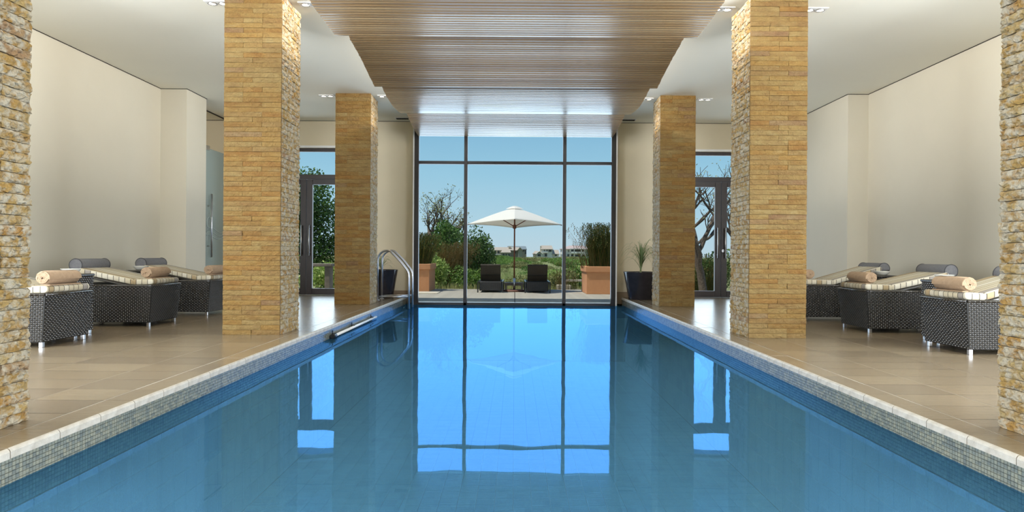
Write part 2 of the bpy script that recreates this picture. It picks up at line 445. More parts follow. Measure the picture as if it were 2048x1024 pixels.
def thing(name, label, cat, loc=(0, 0, 0), rz=0, group=None, kind=None):
    o = bpy.data.objects.new(name, None); COL.objects.link(o); o.empty_display_size = .1
    o.location = loc; o.rotation_euler = (0, 0, rz)
    o['label'] = label
    if cat: o['category'] = cat
    if group: o['group'] = group
    if kind: o['kind'] = kind
    return o

def tag(o, label, cat, group=None, kind=None):
    o['label'] = label
    if cat: o['category'] = cat
    if group: o['group'] = group
    if kind: o['kind'] = kind
    return o

def struct(o, label=None):
    o['kind'] = 'structure'
    if label: o['label'] = label
    return o

# ------------------------------------------------------------------ room shell
H = 4.176          # ceiling
YW = 15.55         # end wall inner face
WX = 6.88          # side walls
PX = 2.565         # pool edge
WZ = -.182         # water level
YB = -4.0          # wall behind the camera

mb = MB()
mb.box(-9.0, 9.0, YB-.3, 16.3, H, H+.25)
c = mb.build('ceiling', M['ceiling']); struct(c, 'smooth off-white plaster ceiling')

# side walls with their piers
def side_wall(sg):
    q = MB()
    def bx(y0, y1, z0, z1, t0=0, t1=.25):
        a_, b_ = sorted((sg*(WX+t0), sg*(WX+t1))); q.box(a_, b_, y0, y1, z0, z1)
    bx(YB-.3, -3.75, -.3, H+.01); bx(-3.75, 5.6, -.3, .3); bx(-3.75, 5.6, 3.8, H+.01); bx(5.6, 12.6 if sg < 0 else YW, -.3, H+.01)
    return q
mb = side_wall(-1); mb.box(-WX-.25, -6.375, 12.6, 13.4, -.3, H+.01)
struct(mb.build('wall_left', M['wall']), 'plain cream side wall with a projecting pier')
mb = side_wall(1); mb.box(6.48, WX+.01, 12.67, YW, -.3, H+.01)
struct(mb.build('wall_right', M['wall']), 'plain cream side wall with a thicker end section')
for n_, sg in ((2, -1), (3, 1)):
    wd = thing('window_%d' % n_, 'added dark-framed side window near the camera, out of view', None); wd['kind'] = 'structure'  # invented windows, added around the side fill lamps
    for k_ in range(6):
        y_ = -3.75+k_*(9.35-.07)/5; a_, b_ = sorted((sg*(WX+.06), sg*(WX+.14))); MB().bbox(a_, b_, y_, y_+.07, .3, 3.8, .006).build('mullion', M['darkframe'], wd)
        if k_ < 5: a_, b_ = sorted((sg*(WX+.09), sg*(WX+.10))); MB().box(a_, b_, y_+.07, y_+1.856, .3, 3.8).build('pane', M['glass'], wd)
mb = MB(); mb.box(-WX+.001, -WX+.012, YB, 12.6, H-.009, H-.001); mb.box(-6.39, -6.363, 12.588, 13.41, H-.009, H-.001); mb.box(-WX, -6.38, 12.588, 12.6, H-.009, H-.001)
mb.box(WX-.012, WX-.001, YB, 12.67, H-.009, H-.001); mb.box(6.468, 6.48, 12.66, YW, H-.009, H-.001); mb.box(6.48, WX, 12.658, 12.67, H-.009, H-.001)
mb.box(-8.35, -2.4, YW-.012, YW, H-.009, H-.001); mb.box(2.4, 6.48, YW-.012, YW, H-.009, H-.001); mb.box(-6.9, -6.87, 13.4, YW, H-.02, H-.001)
struct(mb.build('shadow_strip', M['grout']), 'thin dark strip painting the shadow where the walls meet the ceiling')  # dark strips stand in for the shade along the ceiling edge
# recess behind the glass door on the left
mb = MB(); mb.box(-8.6, -8.35, 13.0, 16, -.3, H+.01); mb.box(-8.4, -WX-.2, 13.0, 13.25, -.3, H+.01)
struct(mb.build('wall_side', M['wall']), 'cream wall of the lobby behind the glass door')

# end wall with door and window openings
mb = MB()
def wall_end(x0, x1, z0, z1): mb.box(x0, x1, YW, YW+.28, z0, z1)
wall_end(-8.6, -5.97, -.3, H+.01); wall_end(-5.97, -4.07, 3.53, H+.01); wall_end(-4.07, -2.40, -.3, H+.01)
wall_end(2.40, 4.01, -.3, H+.01); wall_end(4.01, 5.91, 3.50, H+.01); wall_end(5.91, 7.1, -.3, H+.01)
wall_end(-2.40, 2.40, 3.95, H+.01)
wall_end(-5.97, -4.07, -.3, -.002); wall_end(4.01, 5.91, -.3, -.002)
struct(mb.build('wall_back', M['wallwarm']), 'beige end wall around the glazing')
mb = MB()
for x0, x1 in ((-8.3, -5.99), (-4.05, -2.41), (2.41, 3.99), (5.93, 6.48)):
    mb.bbox(x0, x1, YW-.014, YW-.001, -.0, .13, .003)
struct(mb.build('baseboard_back', M['skirt']), 'low brown tiled skirting along the end wall')
mb = MB()
for s in (-1, 1):
    a, b = sorted((s*2.41, s*2.585)); mb.box(a, b, YW-.03, YW-.001, -.35, .13)
struct(mb.build('trim_1', M['skirt']), 'brown skirting returns beside the pool end')
mb = MB()
for s in (-1, 1):
    a, b = sorted((s*2.36, s*2.392)); mb.box(a, b, YW-.36, YW+.1, -.19, 3.95)
    a, b = sorted((s*2.385, s*2.44)); mb.bbox(a, b, YW-.05, YW-.02, -.18, .15, .004)
struct(mb.build('trim_2', M['white']), 'narrow white edge strips beside the tall window')
mb = MB(); mb.box(-7.13, 7.13, YB-.3, YB, -.3, H+.01)
struct(mb.build('wall_rear', M['wall']), 'plain rear wall behind the camera')

# eave added out of view above the terrace as a sun block
mb = MB(); mb.box(-9, 9, 16.1, 16.4, 4.3, 4.6)
struct(mb.build('added_eave', M['wall']), 'added roof edge above the terrace, out of view')

# ------------------------------------------------------------------ floors
TY0, TP = 3.66-.361*7, .361
cols_x = [2.7595, 3.235, 3.955, 4.675, 5.395, 6.115, WX]
def tile_mesh(w, d, h=.02, name='tile'):
    m = MB(); m.box(-w/2, w/2, -d/2, d/2, -h, 0)
    me = bpy.data.meshes.new(name); me.from_pydata(m.v, [], m.f); me.update(); me.materials.append(M['tile']); me.materials.append(M['grout'])
    for p in me.polygons:
        if p.normal.z < .5: p.material_index = 1
    return me
def coping_mesh(d):
    m = MB(); prof = [(.0, -.052), (.0, -.018), (.004, -.009), (.010, -.003), (.018, 0), (.203-.003, 0), (.203-.003, -.03)]
    vs = []; n = len(prof)
    for yy in (-d/2, d/2):
        for x, z in prof: vs.append((x, yy, z))
    fs = [(i, i+1, n+i+1, n+i) for i in range(n-1)] + [(n-1, 0, n, 2*n-1)] + [tuple(range(n))[::-1], tuple(range(n, 2*n))]
    m.add(vs, [tuple(f) for f in fs])
    me = bpy.data.meshes.new('coping_tile'); me.from_pydata(m.v, [], m.f); me.update()
    me.materials.append(M['tile']); me.materials.append(M['coping'])
    for p in me.polygons:
        if p.index in (0, 1, 2, 3): p.material_index = 1
    return me
cop_me = coping_mesh(TP-.004)
tmes = {}
nrow = int((YW-TY0)/TP)+1
for s, nm in ((-1, 'left'), (1, 'right')):
    fl = thing('floor', 'grey-brown wood-grained tile deck on the %s side of the pool' % nm, None, (0, 0, 0)); fl['kind'] = 'structure'
    b = MB(); x0, x1 = sorted((s*(PX+.006), s*(WX+.1)))
    b.box(x0, x1, YB-.3, YW+.02, -.3, -.0035)
    if s < 0: b.box(-8.6, -WX, 13.2, YW+.02, -.3, -.0035)
    for q0, q1 in (((-5.97, -4.07),) if s < 0 else ((4.01, 5.91),)): b.box(q0, q1, YW+.02, YW+.3, -.2, -.0035)
    b.build('grout_bed', M['grout'], fl)
    for j in range(nrow):
        y0 = TY0+j*TP; y1 = min(y0+TP, YW)
        if y1-y0 < .02: continue
        for i in range(len(cols_x)-1):
            w_ = cols_x[i+1]-cols_x[i]-.004; d_ = y1-y0-.0055
            k = (round(w_, 3), round(d_, 3))
            if k not in tmes: tmes[k] = tile_mesh(w_, d_)
            inst('tile', tmes[k], fl, (s*(cols_x[i]+cols_x[i+1])/2, (y0+y1)/2, R.uniform(-.0002, .0002)))
    lg = MB()
    for cx_ in [2.7562]+cols_x[1:-1]: lg.box(s*cx_-(.0042 if cx_ < 2.76 else .0021), s*cx_+(.0042 if cx_ < 2.76 else .0021), TY0, YW-.01, -.003, -.0006)
    lg.build('pale_grout_line', M['coping'], fl)
    m2 = MB()
    x0, x1 = sorted((s*(PX+.01), s*WX)); m2.box(x0, x1, YB, TY0-.004, -.02, 0)
    if s < 0: m2.box(-8.35, -WX-.004, 13.25, YW, -.02, 0); m2.box(-5.97, -4.07, YW+.002, YW+.28, -.02, 0)
    else: m2.box(4.01, 5.91, YW+.002, YW+.28, -.02, 0)
    m2.build('plain_floor', M['tile'], fl)
    cp = thing('pool_coping', 'pale bullnose coping edging the %s side of the pool' % nm, None); cp['kind'] = 'structure'
    for j in range(nrow):
        y0 = TY0+j*TP; yc = y0+TP/2
        if y0+TP > YW: yc = YW-TP/2+.02
        o = inst('coping_tile', cop_me, cp, (s*(PX-.012), yc, R.uniform(-.0008, .0008)), scale=(s, 1, 1) if s > 0 else None)
        if s < 0: o.rotation_euler = (0, 0, math.pi)

# pool shell with mosaic band
PD = -1.45
pool = thing('pool_shell', 'blue tiled swimming pool basin', None); pool['kind'] = 'structure'
b = MB(); b.box(-PX-.2, PX+.2, -2.2, 15.2, PD-.2, PD-.012)
for s in (-1, 1):
    x0, x1 = sorted((s*(PX+.012), s*(PX+.2))); b.box(x0, x1, -2.2, 15.5, PD-.2, -.31)
b.box(-PX-.2, PX+.2, 15.22, 15.5, PD-.2, -.19)
b.box(-PX-.2, PX+.2, -2.4, -2.2, PD-.2, -.02)
b.build('basin', M['poolgrout'], pool)
b = MB(); PT = .18
def ptile(x0, x1, y0, y1, z0, z1, nrm):
    g = .004
    if nrm == 'z': b.add([(x0+g, y0+g, z1), (x1-g, y0+g, z1), (x1-g, y1-g, z1), (x0+g, y1-g, z1), (x0+g, y0+g, z0), (x1-g, y0+g, z0), (x1-g, y1-g, z0), (x0+g, y1-g, z0)],
                         [(0, 1, 2, 3), (4, 5, 1, 0), (5, 6, 2, 1), (6, 7, 3, 2), (7, 4, 0, 3)])
nx = round(2*PX/PT); px = 2*PX/nx; ny = int(17.2/PT)
for i in range(nx):
    for j in range(ny):
        ptile(-PX+i*px, -PX+(i+1)*px, -2.1+j*PT, -2.1+(j+1)*PT, PD-.012, PD, 'z')
b.build('floor_tiles', M['pooltile'], pool, kind='stuff')
b = MB(); nz = 6; pz = (-.32-PD)/nz
for s in (-1, 1):
    for j in range(ny):
        for k in range(nz):
            x0, x1 = sorted((s*PX, s*(PX+.012)))
            b.box(x0, x1, -2.1+j*PT+.004, -2.1+(j+1)*PT-.004, PD+k*pz+.004, PD+(k+1)*pz-.004)
b.build('wall_tiles', M['pooltile'], pool, kind='stuff')
b = MB()
for s in (-1, 1):
    x0, x1 = sorted((s*(PX+.006), s*(PX+.05))); b.box(x0, x1, -2.2, YW, -.33, -.04)
b.build('mosaic_bed', M['mosaicgrout'], pool)
mm = MB(); mp = .0236; g = .0014
rows = 11
rest = MB(); single_me = MB().bbox(-.006, .0, g-mp/2, mp/2-g, g-mp/2, mp/2-g, .0012)
sm = bpy.data.meshes.new('mosaic_tile'); sm.from_pydata(single_me.v, [], single_me.f); sm.update(); sm.materials.append(M['mosaic'])
for s in (-1, 1):
    cnt = 0
    j0 = int((2.35)/mp)
    for j in range(j0, int(YW/mp)):
        yc = (j+.5)*mp
        for k in range(rows):
            zc = -(0.0525)-(k+.5)*mp
            if k < 6 and cnt < 147 and yc > 2.55:
                o = inst('mosaic_tile', sm, pool, (s*PX, yc, zc)); cnt += 1
                if s < 0: o.rotation_euler = (0, 0, 0)
                else: o.rotation_euler = (0, 0, math.pi)
                # face points to the pool
            else:
                xa, xb = sorted((s*PX, s*(PX+.006)))
                y0, y1, z0, z1 = yc-mp/2+g, yc+mp/2-g, zc-mp/2+g, zc+mp/2-g
                rest.add([(xa, y0, z0), (xa, y1, z0), (xa, y1, z1), (xa, y0, z1), (xb, y0, z0), (xb, y1, z0), (xb, y1, z1), (xb, y0, z1)],
                         [(0, 3, 2, 1), (4, 5, 6, 7), (0, 1, 5, 4), (1, 2, 6, 5), (2, 3, 7, 6), (3, 0, 4, 7)])
rest.build('mosaic_tiles', M['mosaic'], pool, kind='stuff')
b = MB(); b.add([(-PX, -2.2, WZ), (PX, -2.2, WZ), (PX, 15.3, WZ), (-PX, 15.3, WZ)], [(0, 1, 2, 3)])
wt = b.build('pool_water', M['water']); struct(wt, 'still blue water surface of the pool')
b = MB(); b.box(-PX-.006, PX+.006, YB, -2.2, -.3, 0)
struct(b.build('floor', M['tile']), 'tiled floor at the near end of the pool')

# ------------------------------------------------------------------ big window and doors
win = thing('window_1', 'tall dark-framed picture window at the end of the pool', None); win['kind'] = 'structure'
WY = 15.2
def wbar(name, x0, x1, z0, z1, y0=WY, y1=WY+.12, mat='darkframe', parent=None, lab=None):
    return MB().bbox(x0, x1, y0, y1, z0, z1, .006).build(name, M[mat], parent or win, label=lab)
wbar('jamb', -2.36, -2.255, -.25, 3.95); wbar('jamb', 2.255, 2.36, -.25, 3.95)
wbar('mullion', -1.197, -1.117, -.2, 3.95); wbar('mullion', 1.117, 1.197, -.2, 3.95)
wbar('bottom_rail', -2.255, 2.255, -.25, -.125); wbar('top_rail', -2.255, 2.255, 3.87, 3.95)
for x0, x1 in ((-2.255, -1.197), (-1.117, 1.117), (1.197, 2.255)):
    wbar('transom', x0, x1, 3.115, 3.185)
    MB().box(x0, x1, WY+.05, WY+.062, -.125, 3.115).build('pane', M['glass'], win)
    MB().box(x0, x1, WY+.05, WY+.062, 3.185, 3.87).build('pane', M['glass'], win)
b = MB(); b.box(-2.4, 2.4, WY, WY+.35, 3.95, H); struct(b.build('wall_lintel', M['wall']), 'header above the tall window')

def double_door(n, xa, xm, xb, zt, lock, lab):
    d = thing('door_%d' % n, lab, None, (0, 0, 0)); d['kind'] = 'structure'
    y0, y1 = YW+.09, YW+.17
    def bar(name, a, b_, z0, z1, par=d, yy=(y0, y1)): return MB().bbox(a, b_, yy[0], yy[1], z0, z1, .006).build(name, M['doorframe'], par)
    bar('frame_head', xa, xb, zt-.08, zt); bar('jamb', xa, xa+.05, 0, zt-.08); bar('jamb', xb-.05, xb, 0, zt-.08)
    bar('transom', xa+.05, xb-.05, 2.79, 2.90)
    MB().box(xa+.05, xb-.05, y0+.035, y0+.045, 2.90, zt-.08).build('pane', M['glass'], d)
    MB().box(xa-.02, xb+.02, YW-.012, YW+.005, zt, zt+.05).build('head_trim', M['white'], d)
    for s, (a, b_) in ((-1, (xa+.05, xm-.004)), (1, (xm+.004, xb-.05))):
        leaf = bar('door_leaf_stile', a, a+.14, 0.01, 2.785)
        lf = leaf
        bar('stile', b_-.14, b_, 0.01, 2.785, lf); bar('top_rail', a+.14, b_-.14, 2.66, 2.785, lf); bar('bottom_rail', a+.14, b_-.14, .01, .16, lf)
        MB().box(a+.14, b_-.14, y0+.035, y0+.045, .16, 2.66).build('pane', M['glass'], lf)
        hx = (xm-.095) if s < 0 else (xm+.085)
        h = MB(); h.tube([(hx, y0-.07, .95), (hx, y0-.07, 1.68)], .017, 10)
        for z in (1.03, 1.60): h.tube([(hx, y0-.07, z), (hx, y0+.001, z)], .011, 8)
        h.build('handle', M['steel'], lf, label='upright brushed steel pull handle')
    if lock:
        h = MB(); h.tube([(xm+.05, y0-.02, 1.13), (xm+.05, y0+.002, 1.13)], .035, 16); h.build('lock', M['steel'], d, label='round steel lock cylinder')
    return d
double_door(1, -5.97, -5.02, -4.07, 3.53, False, 'dark-framed glazed double door in the end wall, green tree behind')
double_door(2, 4.01, 4.96, 5.91, 3.50, True, 'dark-framed glazed double door in the end wall, bare trees behind')

# frameless glass door on the left
gd = thing('door_3', 'frameless glass door with a swirl decal beyond the left pier', None); gd['kind'] = 'structure'
MB().box(-WX-.012, -WX, 13.43, 15.5, .01, 3.34).build('pane', M['glassdoor'], gd)
h = MB(); h.tube([(-WX+.09, 14.55, .90), (-WX+.09, 14.55, 2.32)], .022, 10)
for z in (1.15, 2.05): h.tube([(-WX, 14.55, z), (-WX+.09, 14.55, z)], .014, 8)
h.build('handle', M['steel'], gd, label='tall upright steel pull handle')
h = MB(); h.bbox(-WX-.02, -WX+.012, 14.40, 14.62, 3.30, 3.40, .004); h.build('patch_fitting', M['steel'], gd)
h = MB()
for (z0, amp, ph) in ((1.52, .05, 0), (1.44, .05, .4), (1.36, .04, .9)):
    pts = [(-WX+.003, 14.5+i*.05, z0+amp*math.sin(i*.35+ph)) for i in range(20)]
    h.tube(pts, .010, 5)
pts = [(-WX+.003, 14.62+.11*math.cos(t*.4), 1.68+.10*math.sin(t*.4)*1.2) for t in range(14)]
h.tube(pts, .012, 5)
h.build('swirl_decal', M['frost'], gd, label='white frosted swirl')

# ------------------------------------------------------------------ stone columns
def make_stone(L, hgt, th, amp, nxg, nzg, mat, seed):
    r = random.Random(seed); vs = []; fs = []
    L2, h2 = L/2-.0015, hgt/2-.0016
    for k in range(nzg+1):
        for i in range(nxg+1):
            x = -L2+2*L2*i/nxg; z = -h2+2*h2*k/nzg
            edge = (i in (0, nxg)) or (k in (0, nzg))
            yy = -th + (r.uniform(-amp, amp*.6)) + (amp*.7 if edge else 0)
            if 0 < i < nxg: x += r.uniform(-.2, .2)*2*L2/nxg
            if 0 < k < nzg: z += r.uniform(-.2, .2)*2*h2/nzg
            vs.append((x, yy, z))
    W = nxg+1
    for k in range(nzg):
        for i in range(nxg):
            a, b_, c_, d_ = k*W+i, k*W+i+1, (k+1)*W+i+1, (k+1)*W+i
            if r.random() < .5: fs += [(a, b_, c_), (a, c_, d_)]
            else: fs += [(a, b_, d_), (b_, c_, d_)]
    n0 = len(vs); vs += [(-L2, 0, -h2), (L2, 0, -h2), (L2, 0, h2), (-L2, 0, h2)]
    bot = list(range(0, W)); top = [nzg*W+i for i in range(W)]; lf = [k*W for k in range(nzg+1)]; rt = [k*W+nxg for k in range(nzg+1)]
    fs.append(tuple([n0, n0+1]+bot[::-1])); fs.append(tuple(top+[n0+2, n0+3]))
    fs.append(tuple([n0+3, n0]+lf)); fs.append(tuple([n0+1, n0+2]+rt[::-1]))
    me = bpy.data.meshes.new('stone'); me.from_pydata(vs, [], fs); me.update(); me.materials.append(mat)
    return me
_cache = {}
def stone_me(L, hgt, rough, lod, var):
    k = (round(L, 4), round(hgt, 4), rough, lod, var)
    if k not in _cache:
        dens = {0: .055, 1: .032, 2: .02}[lod]
        nxg = max(2, int(L/dens)); nzg = {0: 2, 1: 2, 2: 4}[lod]
        if rough and lod == 1: nzg = 3
        amp = (.0095 if rough else .005)
        if rough and lod == 2: amp = .011
        _cache[k] = make_stone(L, hgt, .03, amp, nxg, nzg, M['stonerough_lit'] if rough else M['stone'], hash(k) & 0xffff)
    return _cache[k]
PAT = [[1], [.5, .5], [1/3, 1/3, 1/3], [1/3, 2/3], [2/3, 1/3], [1/3, 2/3], [.5, .5], [2/3, 1/3]]
def column(s, y0, y1, label, hgt, lod, faces, xin=2.866, wx=.70):
    """s side of the pool; faces: which faces are built stone by stone ('front', 'inner')"""
    xc = s*(xin+wx/2); yc = (y0+y1)/2; dy = y1-y0
    root = thing('stone_column', label, 'column', (xc, yc, 0), 0, 'stone-clad columns beside the pool')
    th = .03
    c_ = MB(); c_.box(-wx/2+th, wx/2-th, -dy/2+th, dy/2-th, 0, H); c_.build('core', M['mortar'], root)
    n = round(H/hgt); hh = H/n
    rest = MB(); last = None
    for fi, face in enumerate(('front', 'inner', 'outer', 'rear')):
        full = wx if face in ('front', 'rear') else dy
        rough = face in ('inner', 'outer')
        rz = {'front': 0, 'rear': math.pi, 'inner': (math.pi/2 if s < 0 else -math.pi/2), 'outer': (-math.pi/2 if s < 0 else math.pi/2)}[face]
        base = {'front': (0, -dy/2+th), 'rear': (0, dy/2-th), 'inner': (-s*(wx/2-th), 0), 'outer': (s*(wx/2-th), 0)}[face]
        Lf = full - (.030 if rough else (.07 if face == 'rear' else 0))
        for k in range(n):
            pat = R.choice(PAT)
            while pat is last: pat = R.choice(PAT)
            last = pat
            x = -Lf/2
            if rough:   # run from behind the front stones to the rear corner
                x += .015*(1 if (face == 'inner') == (s < 0) else -1)
            for f_ in pat:
                L = Lf*f_; cx = x+L/2; x += L
                zc = (k+.5)*hh
                ca, sa = math.cos(rz), math.sin(rz)
                off = R.uniform(-.004, .004)*(1.5 if rough else 1)
                lx, ly = base[0]+ca*cx-sa*off, base[1]+sa*cx+ca*off
                if face in faces:
                    me = stone_me(L, hh, rough, lod, R.randrange(6 if rough else 5))
                    inst('stone', me, root, (lx, ly, zc), rot=(0, 0, rz), scale=(1, 1, R.choice((1, 1))))
                else:
                    mt = Matrix.Translation((lx, ly, zc)) @ Matrix.Rotation(rz, 4, 'Z')
                    me = stone_me(L, hh, rough, 0, R.randrange(3))
                    rest.add([v.co for v in me.vertices], [tuple(p.vertices) for p in me.polygons], mt)
    rest.build('stone_facing', M['stonerough_lit'], root, kind='stuff')
    return root
column(-1, 7.94, 8.65, 'left middle stone-clad column, full height, beside the loungers', .0605, 1, ('front', 'inner'))
column(1, 7.94, 8.65, 'right middle stone-clad column, full height, beside the loungers', .0605, 1, ('front', 'inner'))
column(-1, 12.86, 13.55, 'left far stone-clad column by the pool ladder and double door', .0775, 0, ('front', 'inner'))
column(1, 12.86, 13.55, 'right far stone-clad column beside the potted grass plant', .0775, 0, ('front', 'inner'))
column(-1, 3.15, 3.86, 'nearest stone-clad column cut by the left picture edge', .0605, 2, ('inner',), 2.872)
column(1, 3.15, 3.86, 'nearest stone-clad column cut by the right picture edge', .0605, 2, ('inner',), 2.872)

# ------------------------------------------------------------------ slatted ceiling panels
def interp(pts, x):
    # smooth monotone-ish (catmull) interpolation
    n = len(pts)
    for i in range(n-1):
        if x <= pts[i+1][0] or i == n-2:
            p0 = pts[max(i-1, 0)]; p1 = pts[i]; p2 = pts[i+1]; p3 = pts[min(i+2, n-1)]
            t = (x-p1[0])/(p2[0]-p1[0])
            m1 = (p2[1]-p0[1])/(p2[0]-p0[0])*(p2[0]-p1[0]); m2 = (p3[1]-p1[1])/(p3[0]-p1[0])*(p2[0]-p1[0])
            t2, t3 = t*t, t*t*t
            return (2*t3-3*t2+1)*p1[1]+(t3-2*t2+t)*m1+(-2*t3+3*t2)*p2[1]+(t3-t2)*m2
panels = [
 ([(3.3, 3.05), (4.2, 2.90), (5.0, 2.80), (5.72, 2.76)], 'slatted timber ceiling panel over the near pool, nearest of all'),
 ([(5.78, 3.0), (6.47, 2.85), (7.2, 2.765), (8.16, 2.73)], 'slatted timber ceiling panel between the middle stone columns, top of picture'),
 ([(8.22, 3.06), (8.87, 2.93), (9.5, 2.85), (10.45, 2.68)], 'slatted timber ceiling panel just beyond the middle stone columns, widest curve'),
 ([(10.51, 3.02), (11.06, 2.82), (11.84, 2.73), (12.35, 2.74), (12.82, 2.776)], 'slatted timber ceiling panel just before the far stone columns, dipping middle'),
 ([(12.88, 3.08), (13.53, 2.92), (14.35, 2.80), (15.19, 2.755)], 'slatted timber ceiling panel meeting the top of the tall window')]
SX = 2.27; pitch = .07
slat_me = {}
for pi_, (pts, lab) in enumerate(panels):
    ya, yb = pts[0][0], pts[-1][0]
    root = thing('slatted_ceiling_panel', lab, 'ceiling panel', (0, ya, 0), 0, 'curved slatted ceiling panels over the pool')
    n = int((yb-ya)/pitch); pp = (yb-ya)/n
    if 'm' not in slat_me:
        q = MB(); q.bbox(-SX, SX, -.0262, .0262, -.018, .018, .004)
        me = bpy.data.meshes.new('slat'); me.from_pydata(q.v, [], q.f); me.update(); me.materials.append(M['wood']); slat_me['m'] = me
    for i in range(n):
        y = ya+(i+.5)*pp; z = 1+interp(pts, y)+.018
        sl = (interp(pts, y+.02)-interp(pts, y-.02))/.04
        inst('slat', slat_me['m'], root, (R.uniform(-.004, .004), y-ya, z), rot=(math.atan(sl)+R.uniform(-.03, .03), 0, R.uniform(-.0002, .0002)))
    # dark backing board and hangers
    bk = MB(); N = 14; vs = []
    for i in range(N+1):
        y = ya+(yb-ya)*i/N; z = 1+interp(pts, y)
        for x in (-SX+.06, SX-.06):
            vs.append((x, y-ya, z+.055)); vs.append((x, y-ya, z+.07))
    fs = []
    for i in range(N):
        a = i*4; c4 = a+4
        fs += [(a, c4, c4+2, a+2), (a+1, a+3, c4+3, c4+1), (a, a+1, c4+1, c4), (a+2, c4+2, c4+3, a+3)]
    fs += [(0, 2, 3, 1), (N*4, N*4+1, N*4+3, N*4+2)]
    bk.add(vs, fs); bk.build('backing', M['darkback'], root)
    bt = MB()
    for x in (-SX+.25, -.75, .75, SX-.25):
        for i in range(N):
            y = ya+(yb-ya)*(i+.5)/N; z = 1+interp(pts, y); sl = (interp(pts, y+.02)-interp(pts, y-.02))/.04
            bt.box(x-.02, x+.02, -.5*(yb-ya)/N-.002, .5*(yb-ya)/N+.002, .034, .058, Matrix.Translation((0, y-ya, z)) @ Matrix.Rotation(math.atan(sl), 4, 'X'))
        for y in (ya+.3, yb-.3):
            z = 1+interp(pts, y); bt.box(x-.01, x+.01, y-ya-.01, y-ya+.01, z+.05, H+.01)
    bt.build('support_batten', M['darkback'], root)

# ------------------------------------------------------------------ downlights
DL = [(-3.79, 8.25, 'above the left middle column, outer one'), (3.83, 8.34, 'beside the top of the right middle column, outer one'),
      (-2.615, 8.27, 'between the left middle column and the slats'), (2.64, 8.34, 'between the right middle column and the slats'),
      (-3.79, 13.06, 'beside the top of the left far column, outer one'), (3.82, 13.15, 'beside the top of the right far column, outer one'),
      (-2.62, 13.06, 'between the left far column and the slats'), (2.63, 13.15, 'between the right far column and the slats'),
      (-3.79, 3.45, 'near the left foreground column, outer one'), (3.83, 3.45, 'near the right foreground column, outer one'), (-7.6, 14.4, 'added to brighten the lobby behind the frameless glass door'),
      (-2.62, 3.45, 'near the left foreground column, pool side'), (2.64, 3.45, 'near the right foreground column, pool side')]
for x, y, where in DL:
    t = thing('recessed_downlight', 'twin recessed ceiling spotlight '+where, 'ceiling light', (x, y, H), 0, 'twin recessed spotlights in the ceiling')
    f = MB(); f.bbox(-.15, .15, -.075, .075, -.012, -.001, .003); f.build('frame', M['white'], t)
    for dx in (-.068, .068):
        k = MB(); k.lathe([(.052, -.013), (.058, -.020), (.046, -.022), (.042, -.016), (.0, -.016)], 20, Matrix.Translation((dx, 0, 0))); rg = k.build('ring', M['steel'], t)
        k = MB(); k.lathe([(.041, -.017), (.0, -.018)], 20, Matrix.Translation((dx, 0, 0))); k.build('bulb', M['lamp'], rg)
    l = bpy.data.lights.new('spot', 'SPOT'); l.energy = 40 if x > -7 else 220; l.color = (1, .74, .42); l.spot_size = math.radians(95); l.spot_blend = .8; l.shadow_soft_size = .05  # lobby lamp is added, and stronger, to brighten the dim recess
    o = bpy.data.objects.new('spot', l); COL.objects.link(o); o.parent = t; o.location = (0, 0, -.03)
for x in (-2.62, 2.62):
    t = thing('ceiling_vent', 'small white slotted vent in the ceiling %s of the tall window' % ('left' if x < 0 else 'right'), 'vent', (x, 15.2, H))
    f = MB(); f.bbox(-.2, .2, -.09, .09, -.012, -.001, .003); f.build('frame', M['white'], t)
    for i in range(5): MB().box(-.17, .17, -.065+i*.03, -.055+i*.03, -.016, -.012).build('slat', M['darkback'], t)

# ------------------------------------------------------------------ loungers
def cushion(mb, x0, x1, y0, y1, zt0, zt1, th, nxs=10, dip=0):
    """padded slab, top surface from zt0 at x0 to zt1 at x1, rounded rim"""
    prof = [(-1, .22), (-.985, .08), (-.95, .015), (-.88, 0), (-.4, -.0), (0, 0), (.4, 0), (.88, 0), (.95, .015), (.985, .08), (1, .22)]
    full = prof+[(1, .78), (.985, .93), (.95, 1.0), (-.95, 1.0), (-.985, .93), (-1, .78)]
    n = len(full); vs = []
    yc, hw = (y0+y1)/2, (y1-y0)/2
    xs = [0, .012, .03, .06]+[.1+.8*i/nxs for i in range(nxs+1)]+[.94, .97, .988, 1]
    L = x1-x0
    for u in xs:
        e_ = min(u*L, (1-u)*L); sh = 1-.5*max(0, 1-e_/.03)**2
        wsh = 1-.03*max(0, 1-e_/.03)**2
        zt = zt0+(zt1-zt0)*u - dip*math.sin(math.pi*u)
        for a, d in full:
            zz = zt-th*(.5+(d-.5)*sh)
            vs.append((x0+u*L, yc+hw*a*wsh, zz))
    fs = []
    m_ = len(xs)
    for i in range(m_-1):
        for k in range(n):
            fs.append((i*n+k, i*n+(k+1) % n, (i+1)*n+(k+1) % n, (i+1)*n+k))
    fs.append(tuple(range(n))[::-1]); fs.append(tuple((m_-1)*n+k for k in range(n)))
    mb.add(vs, fs, None, True)

